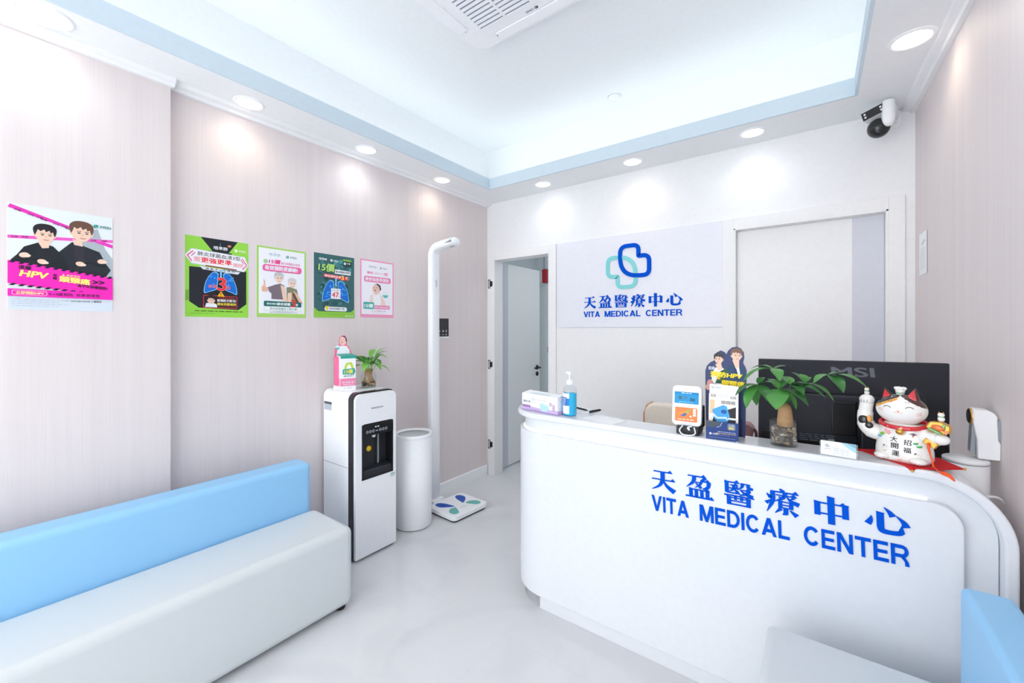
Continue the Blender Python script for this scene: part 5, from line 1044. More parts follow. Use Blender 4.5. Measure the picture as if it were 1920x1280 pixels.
CL = [([-0.122, 1.77, 1.233], [([-0.195, 1.80, 1.225], .022), ([-0.067, 1.82, 1.237], .02), ([-0.212, 1.72, 1.184], .036), ([-0.086, 1.79, 1.221], .02), ([-0.098, 1.71, 1.194], .034)]),
 ([-0.164, 1.72, 1.177], [([-0.232, 1.68, 1.134], .034), ([-0.196, 1.67, 1.096], .038), ([-0.132, 1.67, 1.126], .034), ([-0.107, 1.70, 1.183], .028), ([-0.148, 1.76, 1.20], .022), ([-0.17, 1.73, 1.099], .032)]),
 ([-0.102, 1.72, 1.165], [([-0.106, 1.66, 1.102], .058), ([-0.017, 1.68, 1.12], .046), ([-0.053, 1.76, 1.093], .03), ([-0.132, 1.75, 1.106], .028), ([-0.141, 1.77, 1.194], .03), ([-0.075, 1.79, 1.195], .034)]),
 ([-0.067, 1.74, 1.181], [([-0.03, 1.69, 1.154], .03), ([-0.033, 1.72, 1.195], .02), ([0.028, 1.70, 1.150], .03), ([-0.095, 1.77, 1.206], .036), ([-0.003, 1.74, 1.178], .024)]),
 ([-0.027, 1.76, 1.19], [([-0.042, 1.78, 1.217], .028), ([-0.069, 1.80, 1.221], .016), ([0.052, 1.72, 1.136], .022), ([-0.015, 1.79, 1.207], .022)]),
 ([0.036, 1.76, 1.221], [([-0.009, 1.78, 1.208], .018), ([-0.003, 1.72, 1.194], .026), ([0.074, 1.69, 1.171], .034), ([0.134, 1.71, 1.19], .030), ([0.081, 1.79, 1.227], .018)])]
for k, (hb, ls) in enumerate(CL):
    q = MB(); top = Vector((gx+0.004, gy, ZT+0.145)); e = Vector(hb); mid = top.lerp(e, 0.5)+Vector((0,0,0.012)); q.tube([top, mid, e], [0.0028, 0.002, 0.0016], LEAFD, 8)
    for j, (tp, w) in enumerate(ls): leaf_mesh(q, e, tp, w*1.18, (LEAF, LEAFD)[(j+k) % 2], bend=0.28 if w > .02 else 0.15, fold=0.22)
    q.build('leaf_cluster', mp, label='palm shaped green leaves')

# ---- business cards in a clear holder
ch = thing('card_holder', (0.06, 1.70, ZT), 'clear acrylic business card holder between the money plant and lucky cat', 'card holder')
TC = placed(0.060, 1.700, ZT+0.0005, -6)
q = MB(); q.T = TC; q.box((-0.049, -0.004, 0), (0.049, -0.002, 0.020), CLEAR); q.box((-0.049, 0.012, 0), (0.049, 0.014, 0.044), CLEAR); q.box((-0.049, -0.004, 0), (0.049, 0.045, 0.0018), CLEAR); q.box((-0.049, -0.004, 0), (-0.0475, 0.03, 0.03), CLEAR); q.box((0.0475, -0.004, 0), (0.049, 0.03, 0.03), CLEAR); q.build('holder_body', ch)
q = MB(); q.T = TC @ Matrix.Rotation(math.radians(-5), 4, 'X'); q.box((-0.045, 0.0, 0.002), (0.045, 0.009, 0.046), PAPER)
A = Art(q, (-0.045, -0.0002, 0.002), (1,0,0), (0,0,1), (0,-1,0)); A.poly([(0.052, 0.044), (0.09, 0.044), (0.09, 0.018), (0.075, 0.026)], '#a8d4e6'); A.poly([(0.066, 0.044), (0.09, 0.044), (0.09, 0.032)], '#7fb4cf')
A.stroke([(0.012, 0.028), (0.016, 0.034), (0.020, 0.030), (0.016, 0.026)], 0.0016, '#7a86a8', True); A.stroke([(0.018, 0.024), (0.022, 0.029), (0.025, 0.025)], 0.0014, '#9fb6c4'); A.fine(0.010, 0.028, 0.019, 0.0015, '#9aa2b4', 0.005)
for k in range(4): A.fine(0.034, 0.072, 0.006+0.006*k, 0.0018, '#c3c9d6', 0.01)
tag(q.build('business_cards', base=(0.06, 1.70, ZT)), 'stack of white business cards with light blue corner in the clear holder', 'cards')

# ---- red cloth and lucky cat
RED = mat('red_felt', '#c8141e', rough=0.9, bump=0.2, scale=600)
cl = [(0.117, 1.842), (0.166, 1.868), (0.318, 1.866), (0.352, 1.762), (0.286, 1.712), (0.232, 1.690)]
q = MB(); q.prism(cl, XY, ZT+0.0003, ZT+0.004, RED); q.add([(0.215, 1.698, ZT+0.0045), (0.249, 1.701, ZT+0.0045), (0.232, 1.690, ZT+0.0045), (0.232, 1.684, ZT-0.008)], [(0,1,2), (0,2,3), (1,3,2)], RED)
for x, y, z in ((0.232, 1.684, ZT-0.006), (0.354, 1.762, ZT+0.003)): q.ell((x, y, z), (0.004, 0.004, 0.004), mat('gold_bead', '#d9b25a', rough=0.3, metal=0.7), 10, 8)
tag(q.build('red_cloth', base=(0.23, 1.77, ZT)), 'red felt mat spread under the lucky cat', 'cloth')

cat = thing('lucky_cat', (0.222, 1.775, ZT+0.004), 'white ceramic lucky cat with raised paw and red collar on the red cloth', 'figurine')
CT = Matrix(((0.916, 0.4, 0, 0.222), (-0.4, 0.916, 0, 1.777), (0, 0, 1, ZT+0.004), (0, 0, 0, 1)))   # local x right, y away, z up
CW = mat('white_porcelain', '#f1efec', rough=0.12, coat=0.5, noise=0.01)
CK = mat('black_glaze', '#1c1a1d', rough=0.12, coat=0.5); CB = mat('brown_glaze', '#4b2a24', rough=0.15, coat=0.5); CO = mat('orange_glaze', '#e5a34f', rough=0.15, coat=0.5); CR = mat('red_glaze', '#cf2b35', rough=0.15, coat=0.4); CG = mat('gold_glaze', '#d9a64e', rough=0.2, metal=0.55); CPK = mat('pink_glaze', '#ee9a9a', rough=0.2, coat=0.4); CGN = mat('green_glaze', '#7fc98a', rough=0.2, coat=0.4)
def ML(): q = MB(); q.T = CT; return q
BODY = [(0.0, 0.062, 0.044), (0.012, 0.068, 0.048), (0.035, 0.067, 0.047), (0.060, 0.063, 0.044), (0.082, 0.060, 0.040), (0.100, 0.055, 0.036), (0.116, 0.045, 0.031)]
q = ML(); rings = []
for z, a, b_ in BODY: rings.append([(0.004+a*math.copysign(abs(math.cos(t))**0.75, math.cos(t)), b_*math.copysign(abs(math.sin(t))**0.75, math.sin(t)), z) for t in [2*PI*k/40 for k in range(40)]])
q.loft(rings, CW)
q.tube(spline([(-0.055, 0, 0.072), (-0.080, -0.004, 0.080), (-0.092, -0.006, 0.105), (-0.091, -0.006, 0.140), (-0.087, -0.008, 0.168)]), [0.026]*6+[0.0235]*6+[0.021]*6+[0.0185]*7, CW, 20)
q.ell((-0.0865, -0.009, 0.176), (0.0205, 0.019, 0.018), CW, 20, 12)
q.tube(spline([(0.046, -0.010, 0.092), (0.066, -0.022, 0.086), (0.090, -0.030, 0.087)]), [0.022]*6+[0.019]*7, CW, 18); q.ell((0.094, -0.030, 0.087), (0.020, 0.018, 0.016), CW, 20, 12)
for x in (-0.036, 0.048): q.ell((x, -0.040, 0.0115), (0.021, 0.020, 0.011), CW, 20, 10)
q.build('body', cat)
q = ML(); q.ell((-0.058, 0.030, 0.03), (0.016, 0.02, 0.028), CB, 16, 10); q.build('tail', cat, label='brown tail')
HC = (-0.001, -0.006, 0.1575); HR = (0.0615, 0.051, 0.0480)
def hpaint(p):
    x, y, z = p.x-HC[0], p.y-HC[1], p.z-HC[2]
    if x < 0.002:                                        # left cap: black above, orange fringe below
        edge = 0.040 + 0.55*(x)                           # falls away to the left
        if z > edge and y > -0.047: return CK
        if z > edge-0.008: return CO
    else:
        if z > 0.046-0.60*(x-0.002): return CB
    return CW
q = ML(); q.ell(HC, HR, CW, 110, 70, mf=hpaint); head = q.build('head', cat)
for x0, x1, xt, zb0, zb1, ztp, m in ((-0.050, -0.014, -0.041, 0.181, 0.201, 0.224, CK), (0.010, 0.048, 0.034, 0.203, 0.182, 0.2295, CB)):
    q = ML(); y = -0.006; rings = []
    base_ = [(x0, y-0.014, zb0-0.004), ((x0+x1)/2, y-0.020, (zb0+zb1)/2), (x1, y-0.014, zb1-0.004), (x1, y+0.012, zb1-0.006), ((x0+x1)/2, y+0.016, (zb0+zb1)/2), (x0, y+0.012, zb0-0.006)]
    q.loft([[Vector(p)*(1-s)+Vector((xt, y-0.002, ztp))*s for p in base_] for s in (0, 0.3, 0.6, 0.85, 0.97)], m)
    e = q.build('ear', head, subs=1)
    q = ML(); f = lambda s, t: (x0+(x1-x0)*s, y-0.0195, zb0+(zb1-zb0)*s+t)
    q.add([f(0.27, 0.007), f(0.80, 0.005), ((xt*0.7+(x0+x1)/2*0.3), y-0.0115, ztp-0.006), f(0.5, -0.002)], [(0,3,1,2)], CR); q.build('inner_ear', e, label='red inner ear')
def onhead(x, z, out=0.0006):
    u = (x-HC[0])/HR[0]; v = (z-HC[2])/HR[2]; return (x, HC[1]-HR[1]*math.sqrt(max(0.02, 1-u*u-v*v))-out, z)
def hline(q, pts, r, m): q.tube([onhead(x, z) for x, z in pts], r, m, 6)
q = ML()
for cx_, cz_, w in ((-0.0205, 0.1668, 0.0095), (0.0305, 0.1688, 0.0085)): hline(q, [(cx_-w, cz_-0.001), (cx_-w*0.5, cz_+0.0028), (cx_, cz_+0.0040), (cx_+w*0.5, cz_+0.0028), (cx_+w, cz_-0.001)], 0.0009, CK)
for s in (-1, 1): hline(q, [(0.007, 0.1545), (0.007+s*0.0045, 0.1515), (0.007+s*0.010, 0.1545)], 0.0006, CPK)
for dz in (0.0, -0.0055): hline(q, [(-0.044, 0.161+dz), (-0.033, 0.159+dz*1.1)], 0.0008, CPK); hline(q, [(0.044, 0.154+dz), (0.053, 0.1555+dz)], 0.0008, CPK)
for x in (-0.020, -0.014, 0.022, 0.028): hline(q, [(x, 0.183), (x+0.003*(1 if x < 0 else -1), 0.187)], 0.0005, CB)
q.ell(onhead(0.007, 0.1575), (0.0035, 0.002, 0.002), CPK, 10, 6); q.build('painted_face', head, label='closed smiling eyes, nose and whisker marks')
q = ML(); q.lathe([(0.009, 0), (0.0115, 0.012), (0.013, 0.019)], (-0.002, -0.01, 0.2015), CW, 16)
for a in range(6): q.ell((-0.002+0.010*math.cos(a*PI/3), -0.01+0.009*math.sin(a*PI/3), 0.2235), (0.006, 0.006, 0.005), CW, 10, 7)
q.tube([(-0.011, -0.0185, 0.211), (-0.002, -0.0225, 0.209), (0.008, -0.0185, 0.211)], 0.0012, CGN, 6); q.build('small_hat', cat, label='little white hat with green band')
q = ML(); cp = [(0.004+0.0545*math.cos(t), -0.004+0.040*math.sin(t), 0.1185+0.010*math.sin(t)-0.004) for t in [2*PI*k/40 for k in range(40)]]
q.tube(cp, 0.0068, CR, 12, closed=True)
for k in range(21, 40, 2):
    p = Vector(cp[k % 40]); q.ell((p.x, p.y-0.0035, p.z+0.001*(k % 3)), (0.0032, 0.0042, 0.003), (CPK, mat('cream_glaze', '#f3d9c9', rough=0.2), CR)[k % 3], 8, 6)
q.build('collar', cat, label='red patterned collar')
q = ML(); q.ell((0.009, -0.050, 0.094), (0.0105, 0.009, 0.0095), CG, 18, 12); q.tube([(0.0035, -0.0585, 0.0925), (0.009, -0.060, 0.0915), (0.0145, -0.0585, 0.0925)], 0.0008, CK, 6); q.ell((0.009, -0.048, 0.104), (0.0035, 0.003, 0.0035), PAPER, 8, 6); q.build('bell', cat, label='gold bell')
q = ML(); q.ell((-0.091, -0.0235, 0.110), (0.0135, 0.0072, 0.0165), CK, 20, 14); q.ell((-0.078, -0.0225, 0.094), (0.0135, 0.0072, 0.012), CK, 20, 14); q.ell((-0.0775, -0.0195, 0.114), (0.008, 0.0075, 0.013), CO, 14, 10); q.build('arm_patch', cat, label='black and orange patch on the raised arm')
def onbody(x, z, out=0.0006):
    for (z0, a0_, b0), (z1, a1_, b1) in zip(BODY, BODY[1:]):
        if z0 <= z <= z1:
            s = (z-z0)/(z1-z0); a = a0_+(a1_-a0_)*s; b_ = b0+(b1-b0)*s; break
    else: a, b_ = 0.06, 0.044
    u = min(0.98, abs(x-0.004)/a); ct_ = u**(1/0.75); st_ = math.sqrt(max(0, 1-ct_*ct_)); return (x, -b_*st_**0.75-out, z)
class BodyArt(Art):
    def P(s, u, v, e=0): p = onbody(u, v, 0.0004 + s.k*0.00006); return Vector(p)
q = ML(); A = BodyArt(q, (0,0,0), (1,0,0), (0,0,1), (0,-1,0))
for ch_, x, z in (('大', -0.0075, 0.067), ('開', -0.0045, 0.0475), ('運', -0.002, 0.025), ('招', 0.0245, 0.063), ('福', 0.0245, 0.040)): A.text(ch_, x, z-0.0075, 0.016, '#26242a', bold=0.02, align='c', w=0.0175)
for x, z, s in ((-0.030, 0.090, 0.003), (-0.022, 0.085, 0.004)):
    for k in range(5): A.ell(x+s*math.cos(k*1.257), z+s*math.sin(k*1.257), s*0.7, s*0.7, '#f2a9ac', n=8)
A.ell(-0.038, 0.078, 0.007, 0.005, '#7fb04a', rot=25, n=10); A.ell(-0.033, 0.081, 0.004, 0.003, '#a9cf62', n=8); A.ell(-0.045, 0.069, 0.006, 0.004, '#5fb0d8', n=10)
for x, z in ((0.042, 0.063), (0.050, 0.055)): A.ell(x, z, 0.006, 0.0028, '#4fae66', n=10); A.ell(x+0.003, z+0.002, 0.003, 0.002, '#4fae66', n=8)
A.stroke([(0.026, 0.089), (0.036, 0.093), (0.046, 0.087)], 0.0016, '#3a3336'); A.ell(0.036, 0.0885, 0.005, 0.002, '#5a4044', n=8); A.ell(0.036, 0.084, 0.002, 0.0025, '#d8484c', n=8)
for x, z in ((-0.028, 0.036), (0.046, 0.026)):
    A.ring(x, z, 0.0075, 0.0082, '#dccfc9'); A.stroke([(x-0.005, z+0.004), (x-0.002, z+0.0045)], 0.0009, '#bb9988'); A.stroke([(x+0.002, z+0.0045), (x+0.005, z+0.004)], 0.0009, '#bb9988'); A.ell(x, z-0.008, 0.004, 0.003, '#e7c9a8', n=8); A.ell(x-0.003, z+0.008, 0.003, 0.002, '#59423c', n=8)
A.ell(0.008, 0.007, 0.006, 0.003, '#f2b0a4', n=8)
q.build('painted_belly', cat, label='black brushed characters and small painted motifs')
q = ML()
for x in (-0.036, 0.048):
    for d_ in (-0.008, 0, 0.008): q.tube([(x+d_, -0.0595, 0.011), (x+d_, -0.0600, 0.004)], 0.0006, CPK, 6)
for d_ in (-0.009, -0.001, 0.007): q.tube([(-0.0865+d_, -0.0275, 0.178), (-0.0865+d_, -0.0285, 0.169)], 0.0006, CB, 6)
q.build('claw_lines', cat)
def kitten(x, y, z, s, name, lb):
    q = ML(); q.ell((x, y, z), (0.85*s, 0.8*s, 0.9*s), CW, 14, 10); q.ell((x, y-0.1*s, z+1.25*s), (0.8*s, 0.7*s, 0.65*s), CW, 14, 10)
    for k in (-1, 1): q.lathe([(0.3*s, 0), (0.02*s, 0.6*s)], (x+k*0.45*s, y-0.1*s, z+1.65*s), CO, 8); q.ell((x+k*0.28*s, y-0.75*s, z+1.32*s), (0.09*s, 0.05*s, 0.06*s), CK, 6, 5)
    q.tube([(x-0.7*s, y-0.25*s, z+0.66*s), (x, y-0.7*s, z+0.60*s), (x+0.7*s, y-0.25*s, z+0.66*s)], 0.12*s, CGN, 6); q.build(name, cat, label=lb)
kitten(-0.0865, -0.009, 0.199, 0.0085, 'kitten_figure', 'tiny cat standing on the raised paw')
q = ML(); q.T = CT @ Matrix.Translation((0.089, -0.024, 0.120)) @ Matrix.Rotation(math.radians(10), 4, 'Y')
q.prism([(-0.026, -0.004), (-0.020, 0.014), (0.002, 0.019), (0.024, 0.013), (0.028, -0.006), (0.012, -0.017), (-0.016, -0.015)], lambda u, v, w: (u, w, v), -0.014, 0.012, CG); ml = q.build('mallet_head', cat, bevel=0.004, seg=3, label='gold lucky mallet')
q = ML(); q.T = CT @ Matrix.Translation((0.089, -0.024, 0.120)) @ Matrix.Rotation(math.radians(10), 4, 'Y'); q.ell((0.001, -0.016, 0.002), (0.015, 0.006, 0.0085), mat('sea_bream_orange', '#e0743a', rough=0.2, coat=0.4), 16, 10); q.prism([(0.012, -0.003), (0.022, -0.012), (0.024, 0.001)], lambda u, v, w: (u, w, v), -0.020, -0.014, mat('sea_bream_orange', '#e0743a')); q.tube([(-0.018, -0.018, -0.006), (0.0, -0.020, -0.010), (0.012, -0.019, -0.013)], 0.003, CGN, 8); q.ell((0.012, -0.016, 0.008), (0.004, 0.003, 0.008), CGN, 8, 6); q.build('fish', ml, label='orange fish with green trim')
q = ML(); q.T = CT @ Matrix.Translation((0.075, -0.040, 0.073)) @ Matrix.Rotation(math.radians(28), 4, 'Y'); q.box((-0.016, -0.006, -0.009), (0.016, 0.006, 0.009), CG); q.build('mallet_handle', cat, bevel=0.003, label='gold mallet handle')
kitten(0.093, -0.022, 0.146, 0.0095, 'kitten_on_mallet', 'tiny cat seated on the gold mallet')
ORG = mat('orange_silk', '#f0561e', rough=0.6)
q = ML(); q.tube([(0.0725, -0.048, 0.074), (0.0735, -0.052, 0.062), (0.078, -0.053, 0.040), (0.083, -0.054, 0.022), (0.085, -0.056, 0.008)], [0.0036, 0.0034, 0.0018, 0.0018, 0.0026], ORG, 8)
q.tube([(0.085, -0.056, 0.010), (0.095, -0.060, 0.002), (0.104, -0.064, 0.000)], 0.0016, ORG, 8)
q.tube([(0.100, -0.063, 0.001), (0.108, -0.067, 0.000), (0.122, -0.074, -0.002), (0.134, -0.080, -0.012)], [0.003, 0.0058, 0.0052, 0.002], ORG, 10)
q.build('tassel', cat, label='orange silk tassel')

# ================================================================== BEHIND THE COUNTER
mo = thing('monitor', (0.098, 1.995, 0.725), 'large black computer monitor seen from behind', 'monitor')
MT = Matrix.Translation((0.098, 1.995, 1.0)) @ Matrix.Rotation(math.radians(12.2), 4, 'Z')    # local x right, y away from viewer
SC = mat('monitor_shell', '#1d212a', rough=0.4); SC2 = mat('monitor_shell_lower', '#0d0f13', rough=0.35)
q = MB(); q.T = MT; q.box((-0.287, 0.0, -0.085), (0.287, 0.022, 0.256), SC); q.build('back_shell', mo, bevel=0.004)
q = MB(); q.T = MT; q.box((-0.22, -0.022, -0.055), (0.22, 0.001, 0.13), SC); q.build('rear_bulge', mo, bevel=0.012, seg=3)
q = MB(); q.T = MT; q.box((-0.282, -0.006, -0.083), (0.282, 0.001, -0.03), SC2); q.build('port_strip', mo, bevel=0.002)
q = MB(); q.T = MT; A = Art(q, (-0.155, -0.0235, -0.052), (1,0,0), (0,0,1), (0,-1,0))
for k in range(4): A.fine(0, 0.11, 0.004+0.007*k, 0.0025, '#6d727c', 0.02)
A.rr(0.09, 0.004, 0.11, 0.014, 0.001, '#a3a7b0'); q.build('rating_label', mo)
q = MB(); q.T = MT; A = Art(q, (-0.045, -0.0006, 0.198), (1,0,0), (0,0,1), (0,-1,0)); G_ = mat('logo_grey', '#6b6e78', rough=0.3, metal=0.3)
A.text('MSI', 0, 0, 0.034, G_, w=0.125, bold=0.03, shear=-0.12); q.build('logo', mo, label='grey three letter logo')
q = MB(); q.T = MT; q.box((0.02, -0.075, -0.24), (0.135, -0.020, 0.115), SC); q.build('stand_column', mo, bevel=0.006)
q = MB(); q.T = MT; q.box((-0.055, -0.028, -0.02), (0.02, -0.02, 0.105), SC2); q.build('mount_plate', mo, bevel=0.004)
q = MB(); q.T = MT; q.box((-0.06, -0.09, -0.2745), (0.20, 0.10, -0.258), SC); q.build('stand_foot', mo, bevel=0.004)
q = MB(); q.T = MT; q.box((-0.28, 0.0215, -0.075), (0.28, 0.023, 0.25), BLACK); q.build('screen', mo)

oc = thing('office_chair', (-0.56, 2.58, 0), 'cream leather office chair with tan edge behind the counter', 'chair')
q = MB(); q.prism(rrect(-0.82, 0.50, -0.34, 0.945, 0.07, 6), lambda u, v, w: (u, w, v), 2.44, 2.50, CREAM); q.build('backrest', oc, bevel=0.02, seg=4)
q = MB(); q.tube([(-0.822, 2.475, 0.56), (-0.824, 2.475, 0.70), (-0.822, 2.475, 0.87), (-0.806, 2.475, 0.915), (-0.775, 2.475, 0.938)], 0.012, TAN, 10); q.tube([(-0.338, 2.475, 0.56), (-0.336, 2.475, 0.70), (-0.338, 2.475, 0.87), (-0.354, 2.475, 0.915)], 0.012, TAN, 10); q.build('back_edge', oc, label='tan edge trim')
q = MB(); q.prism(rrect(-0.80, 2.50, -0.36, 2.92, 0.06, 6), XY, 0.42, 0.50, CREAM); q.build('seat', oc, bevel=0.02, seg=3)
q = MB(); q.lathe([(0.028, 0.10), (0.028, 0.40), (0.06, 0.42)], (-0.58, 2.70, 0), CHROME, 20); q.build('gas_column', oc)
q = MB(); q.box((-0.60, 2.46, 0.44), (-0.56, 2.50, 0.60), MBLACK); q.build('back_bracket', oc)
for k in range(5):
    a = 2*PI*k/5+0.3; x, y = -0.58+0.24*math.cos(a), 2.70+0.24*math.sin(a)
    q = MB(); q.tube([(-0.58, 2.70, 0.11), (x, y, 0.075)], [0.024, 0.016], CHROME, 10); l = q.build('leg', oc)
    q = MB(); q.lathe([(0.018, -0.012), (0.027, -0.008), (0.027, 0.008), (0.018, 0.012)], (x, y, 0.028), MBLACK, 16, axis='x'); q.tube([(x, y, 0.045), (x, y, 0.075)], 0.008, MBLACK, 8); q.build('caster', l)
# small dusty pink purse on the desk
pu = thing('small_purse', (-0.262, 2.06, 0.725), 'small dusty pink bag behind the counter between leaflet stand and monitor', 'bag')
PK = mat('dusty_pink_leather', '#a87c80', rough=0.55); PKD = mat('dark_pink_leather', '#7a5459', rough=0.6)
q = MB(); q.box((-0.33, 2.03, 0.725), (-0.217, 2.10, 0.945), PK); q.build('bag_body', pu, bevel=0.022, seg=4)
q = MB(); q.prism([(-0.332, 0.915), (-0.332, 0.955), (-0.315, 0.967), (-0.232, 0.967), (-0.214, 0.952), (-0.214, 0.918)], lambda u, v, w: (u, w, v), 2.025, 2.105, PK); q.build('flap', pu, bevel=0.01, seg=3)
q = MB(); q.tube(spline([(-0.214, 2.06, 0.945), (-0.205, 2.06, 0.93), (-0.205, 2.06, 0.895), (-0.214, 2.06, 0.87)]), 0.006, PKD, 10); q.build('side_loop', pu)
# white canister and wall mounted sprayer at the right
hm = thing('humidifier', (0.388, 1.925, 0.725), 'white cylindrical canister behind the right end of the counter', 'canister')
q = MB(); q.lathe([(0.0, 0.0), (0.052, 0.0), (0.053, 0.004), (0.053, 0.226), (0.0, 0.226)], (0.388, 1.925, 0.725), PLASTW, 48, caps=False); q.build('body', hm)
q = MB(); q.lathe([(0.0, 0.226), (0.0522, 0.226), (0.0522, 0.2285), (0.0, 0.2285)], (0.388, 1.925, 0.725), PLASTG, 48, caps=False); q.build('seam_ring', hm, label='thin grey seam')
q = MB(); q.lathe([(0.0, 0.2285), (0.053, 0.2285), (0.053, 0.236), (0.050, 0.239), (0.0, 0.240)], (0.388, 1.925, 0.725), PLASTW, 48, caps=False); q.build('lid', hm)
q = MB(); q.tube(spline([(0.40, 1.86, 0.86), (0.425, 1.85, 0.872), (0.445, 1.86, 0.868), (0.458, 1.88, 0.85)]), 0.004, PLASTW, 8); tag(q.build('power_cable', base=(0.43, 1.86, 0.865)), 'white cable looping between the canister and right wall', 'cable')
sp = thing('wall_sanitizer', (0.458, 1.95, 1.04), 'white wall mounted dispenser with round black sensor face beside the lucky cat', 'dispenser')
q = MB(); yy = 1.93
pf = [(0.462, 0.968), (0.462, 1.02), (0.457, 1.03), (0.455, 1.085)] + arc(0.430, 1.095, 0.026, 15, 100, 6) + [(0.408, 1.122), (0.403, 1.118), (0.404, 1.08), (0.412, 1.03), (0.414, 0.968)]
q.prism(pf, lambda u, v, w: (u, w, v), yy-0.015, yy+0.04, PLASTW); q.build('body', sp, bevel=0.004, seg=3)
q = MB(); q.lathe([(0.0, -0.002), (0.021, -0.002), (0.023, 0.0), (0.023, 0.006)], (0.3995, yy+0.012, 1.097), MBLACK, 28, axis='x'); face_ = q.build('sensor_face', sp, label='round black sensor face')
q = MB(); q.lathe([(0.0215, -0.001), (0.0245, -0.001), (0.0245, 0.004)], (0.4005, yy+0.012, 1.097), CG, 28, axis='x', caps=False); q.build('gold_ring', face_, label='thin gold ring')
q = MB(); q.prism([(0.400, 0.985), (0.411, 0.975), (0.411, 1.07), (0.404, 1.07)], lambda u, v, w: (u, w, v), yy+0.0, yy+0.03, PLASTG); q.build('drip_neck', sp)
q = MB(); q.box((0.455, yy-0.012, 1.02), (0.4625, yy+0.035, 1.09), PLASTG); q.build('wall_bracket', sp)

# ================================================================== ON TOP OF THE WATER DISPENSER
ZD = 1.0
vb = thing('vaccine_display_box', (-2.33, 1.46, ZD), 'pink and white leaflet carton with baby cut-out on the water dispenser', 'display box')
VT = Matrix.Translation((-2.335, 1.445, ZD+0.0005)) @ Matrix.Rotation(math.radians(74), 4, 'Z')       # local x right along the front, y back
q = MB(); q.T = VT; q.box((-0.035, -0.035, 0), (0.055, 0.035, 0.21), PAPER)
A = Art(q, (-0.035, -0.0352, 0), (1,0,0), (0,0,1), (0,-1,0))
A.rect(0, 0.028, 0.09, 0.075, '#ef8fb4'); A.fine(0.01, 0.08, 0.048, 0.006, '#f9dfe9', 0.02); A.fine(0.015, 0.075, 0.036, 0.004, '#f9dfe9', 0.02); A.fine(0.02, 0.07, 0.014, 0.003, '#b7bcc9', 0.02)
A.poly([(0.018, 0.125), (0.030, 0.165), (0.045, 0.172), (0.066, 0.172), (0.080, 0.135), (0.068, 0.128), (0.055, 0.16), (0.040, 0.155), (0.032, 0.122)], '#c4d94c'); A.poly([(0.012, 0.10), (0.012, 0.13), (0.082, 0.136), (0.088, 0.115), (0.078, 0.095)], '#35a79c'); A.text('15價', 0.022, 0.103, 0.026, '#f4e45c', bold=0.04, w=0.05); A.fine(0.018, 0.075, 0.086, 0.006, '#5f7d86', 0.012)
A.rect(0.0, 0.196, 0.09, 0.21, '#2fa596')
A = Art(q, (-0.0352, 0.035, 0), (0,-1,0), (0,0,1), (-1,0,0)); A.rect(0.002, 0.028, 0.07, 0.075, '#f3b6cd')
q.build('carton', vb)
q = MB(); q.T = VT; q.box((-0.052, 0.0, 0.03), (-0.036, 0.055, 0.205), mat('candy_pink_card', '#ef6f9e', rough=0.5)); q.box((-0.052, 0.036, 0), (0.05, 0.058, 0.18), PAPER); q.build('pink_side_panel', vb)
q = MB(); q.T = VT; ob = [(-0.05, 0.205), (0.05, 0.205), (0.048, 0.235), (0.036, 0.262), (0.022, 0.275), (0.024, 0.31), (0.012, 0.335), (-0.006, 0.337), (-0.020, 0.325), (-0.026, 0.30), (-0.022, 0.28), (-0.045, 0.275), (-0.05, 0.255)]
q.prism(ob, lambda u, v, w: (u, w, v), 0.036, 0.039, mat('candy_pink_card', '#ef6f9e'))
A = Art(q, (0, 0.0358, 0), (1,0,0), (0,0,1), (0,-1,0)); A.poly([(-0.040, 0.207), (-0.034, 0.250), (-0.015, 0.272), (0.020, 0.270), (0.038, 0.245), (0.042, 0.207)], '#f2f4f6'); A.ell(-0.001, 0.302, 0.020, 0.028, '#f0cabd'); A.poly([(-0.008, 0.331), (0.008, 0.333), (0.020, 0.318), (0.021, 0.292), (0.014, 0.30), (0.012, 0.32)], '#4d4144'); A.ell(-0.007, 0.293, 0.004, 0.004, '#9c4a4c'); A.ell(-0.012, 0.309, 0.003, 0.0015, '#4a3a38'); A.ell(0.002, 0.308, 0.003, 0.0015, '#4a3a38'); A.ell(-0.034, 0.262, 0.014, 0.014, '#d4ecee'); A.ell(-0.034, 0.260, 0.013, 0.012, '#67b9bd', half=(180, 360)); A.fine(-0.04, 0.03, 0.212, 0.008, '#a9cfd6', 0.008)
q.build('baby_cutout', vb, label='baby cut-out with pink edge')
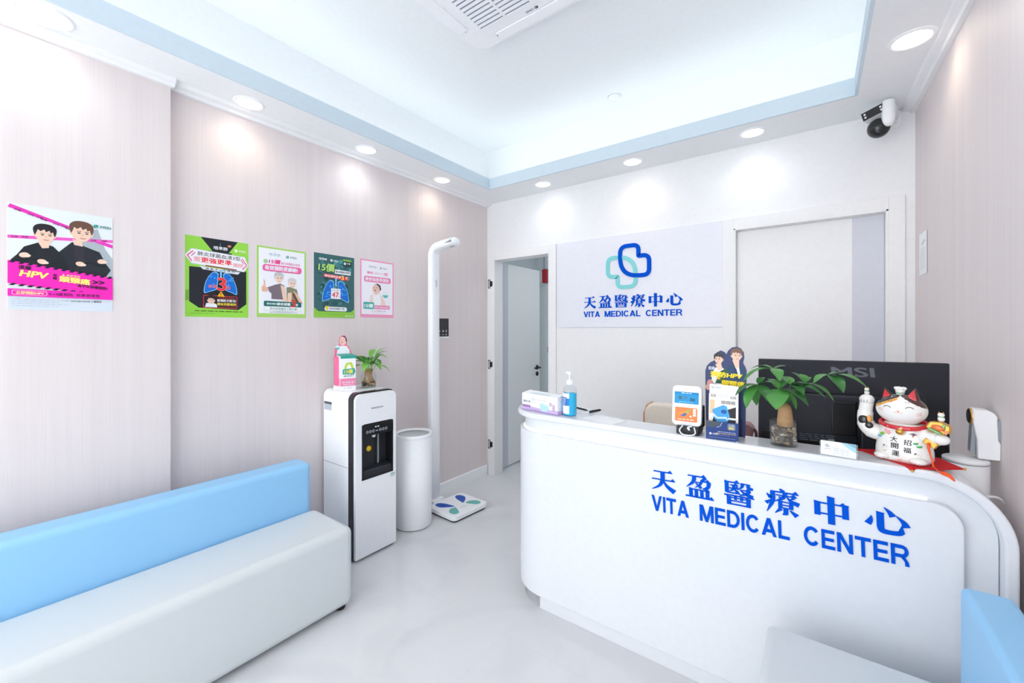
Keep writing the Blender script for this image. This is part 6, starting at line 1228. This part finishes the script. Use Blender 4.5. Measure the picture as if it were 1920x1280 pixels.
q = MB(); q.T = VT; q.add([(-0.036, -0.036, 0.21), (0.056, -0.036, 0.21), (0.052, 0.034, 0.222), (-0.034, 0.034, 0.222)], [(0,1,2,3)], mat('teal_card', '#2fa596', rough=0.5)); q.build('open_flap', vb, label='teal open flap')

bp_ = thing('bamboo_plant', (-2.335, 1.612, ZD), 'small leafy green plant in a glass of pebbles on the water dispenser', 'potted plant')
px_, py_ = -2.335, 1.612
q = MB(); q.lathe([(0.0, 0.001), (0.046, 0.001), (0.048, 0.004), (0.048, 0.075), (0.040, 0.088), (0.040, 0.096), (0.0375, 0.096), (0.0375, 0.088), (0.0455, 0.074), (0.0455, 0.006), (0.0, 0.006)], (px_, py_, ZD), GLASS, 36, caps=False); q.build('glass_pot', bp_)
q = MB(); pebbles(q, px_, py_, ZD+0.006, 0.042, 0.040, 60, ['#a5764e', '#7c5436', '#d0b191', '#3a2f2a', '#c19164'], 0.010); q.build('pebbles', bp_, kind='stuff')
q = MB(); q.lathe([(0.035, 0.030), (0.034, 0.050), (0.026, 0.062), (0.018, 0.09), (0.012, 0.11)], (px_, py_, ZD), TR, 16)
for k in range(6):
    a = k*1.05; q.tube([(px_+0.012*math.cos(a), py_+0.012*math.sin(a), ZD+0.05), (px_+0.020*math.cos(a), py_+0.020*math.sin(a), ZD+0.12)], 0.006, TR, 8)
q.build('root_stock', bp_)
for k in range(20):
    a = k*2.4; el = 0.15+0.8*R.random(); L = 0.085+0.05*R.random(); rb = 0.022
    b0 = Vector((px_+rb*math.cos(a), py_+rb*math.sin(a), ZD+0.105+0.06*R.random())); dr = Vector((math.cos(a)*math.cos(el), math.sin(a)*math.cos(el), math.sin(el)*(1 if k % 3 else -0.6)))
    e = b0 + Vector((math.cos(a)*0.02, math.sin(a)*0.02, 0.03))
    tp = e + dr*L - Vector((0, 0, 0.012 if k % 3 else 0.02))
    if tp.x < -2.50: tp.x = -2.50
    q = MB(); q.tube([b0-Vector((0,0,0.01)), e], 0.0018, LEAFL, 6); leaf_mesh(q, e, tp, 0.042, (LEAFL, LEAF, LEAFL)[k % 3], bend=0.3, fold=0.25); q.build('leaf', bp_)

if __name__ == '__main__':
    bpy.context.view_layer.update()
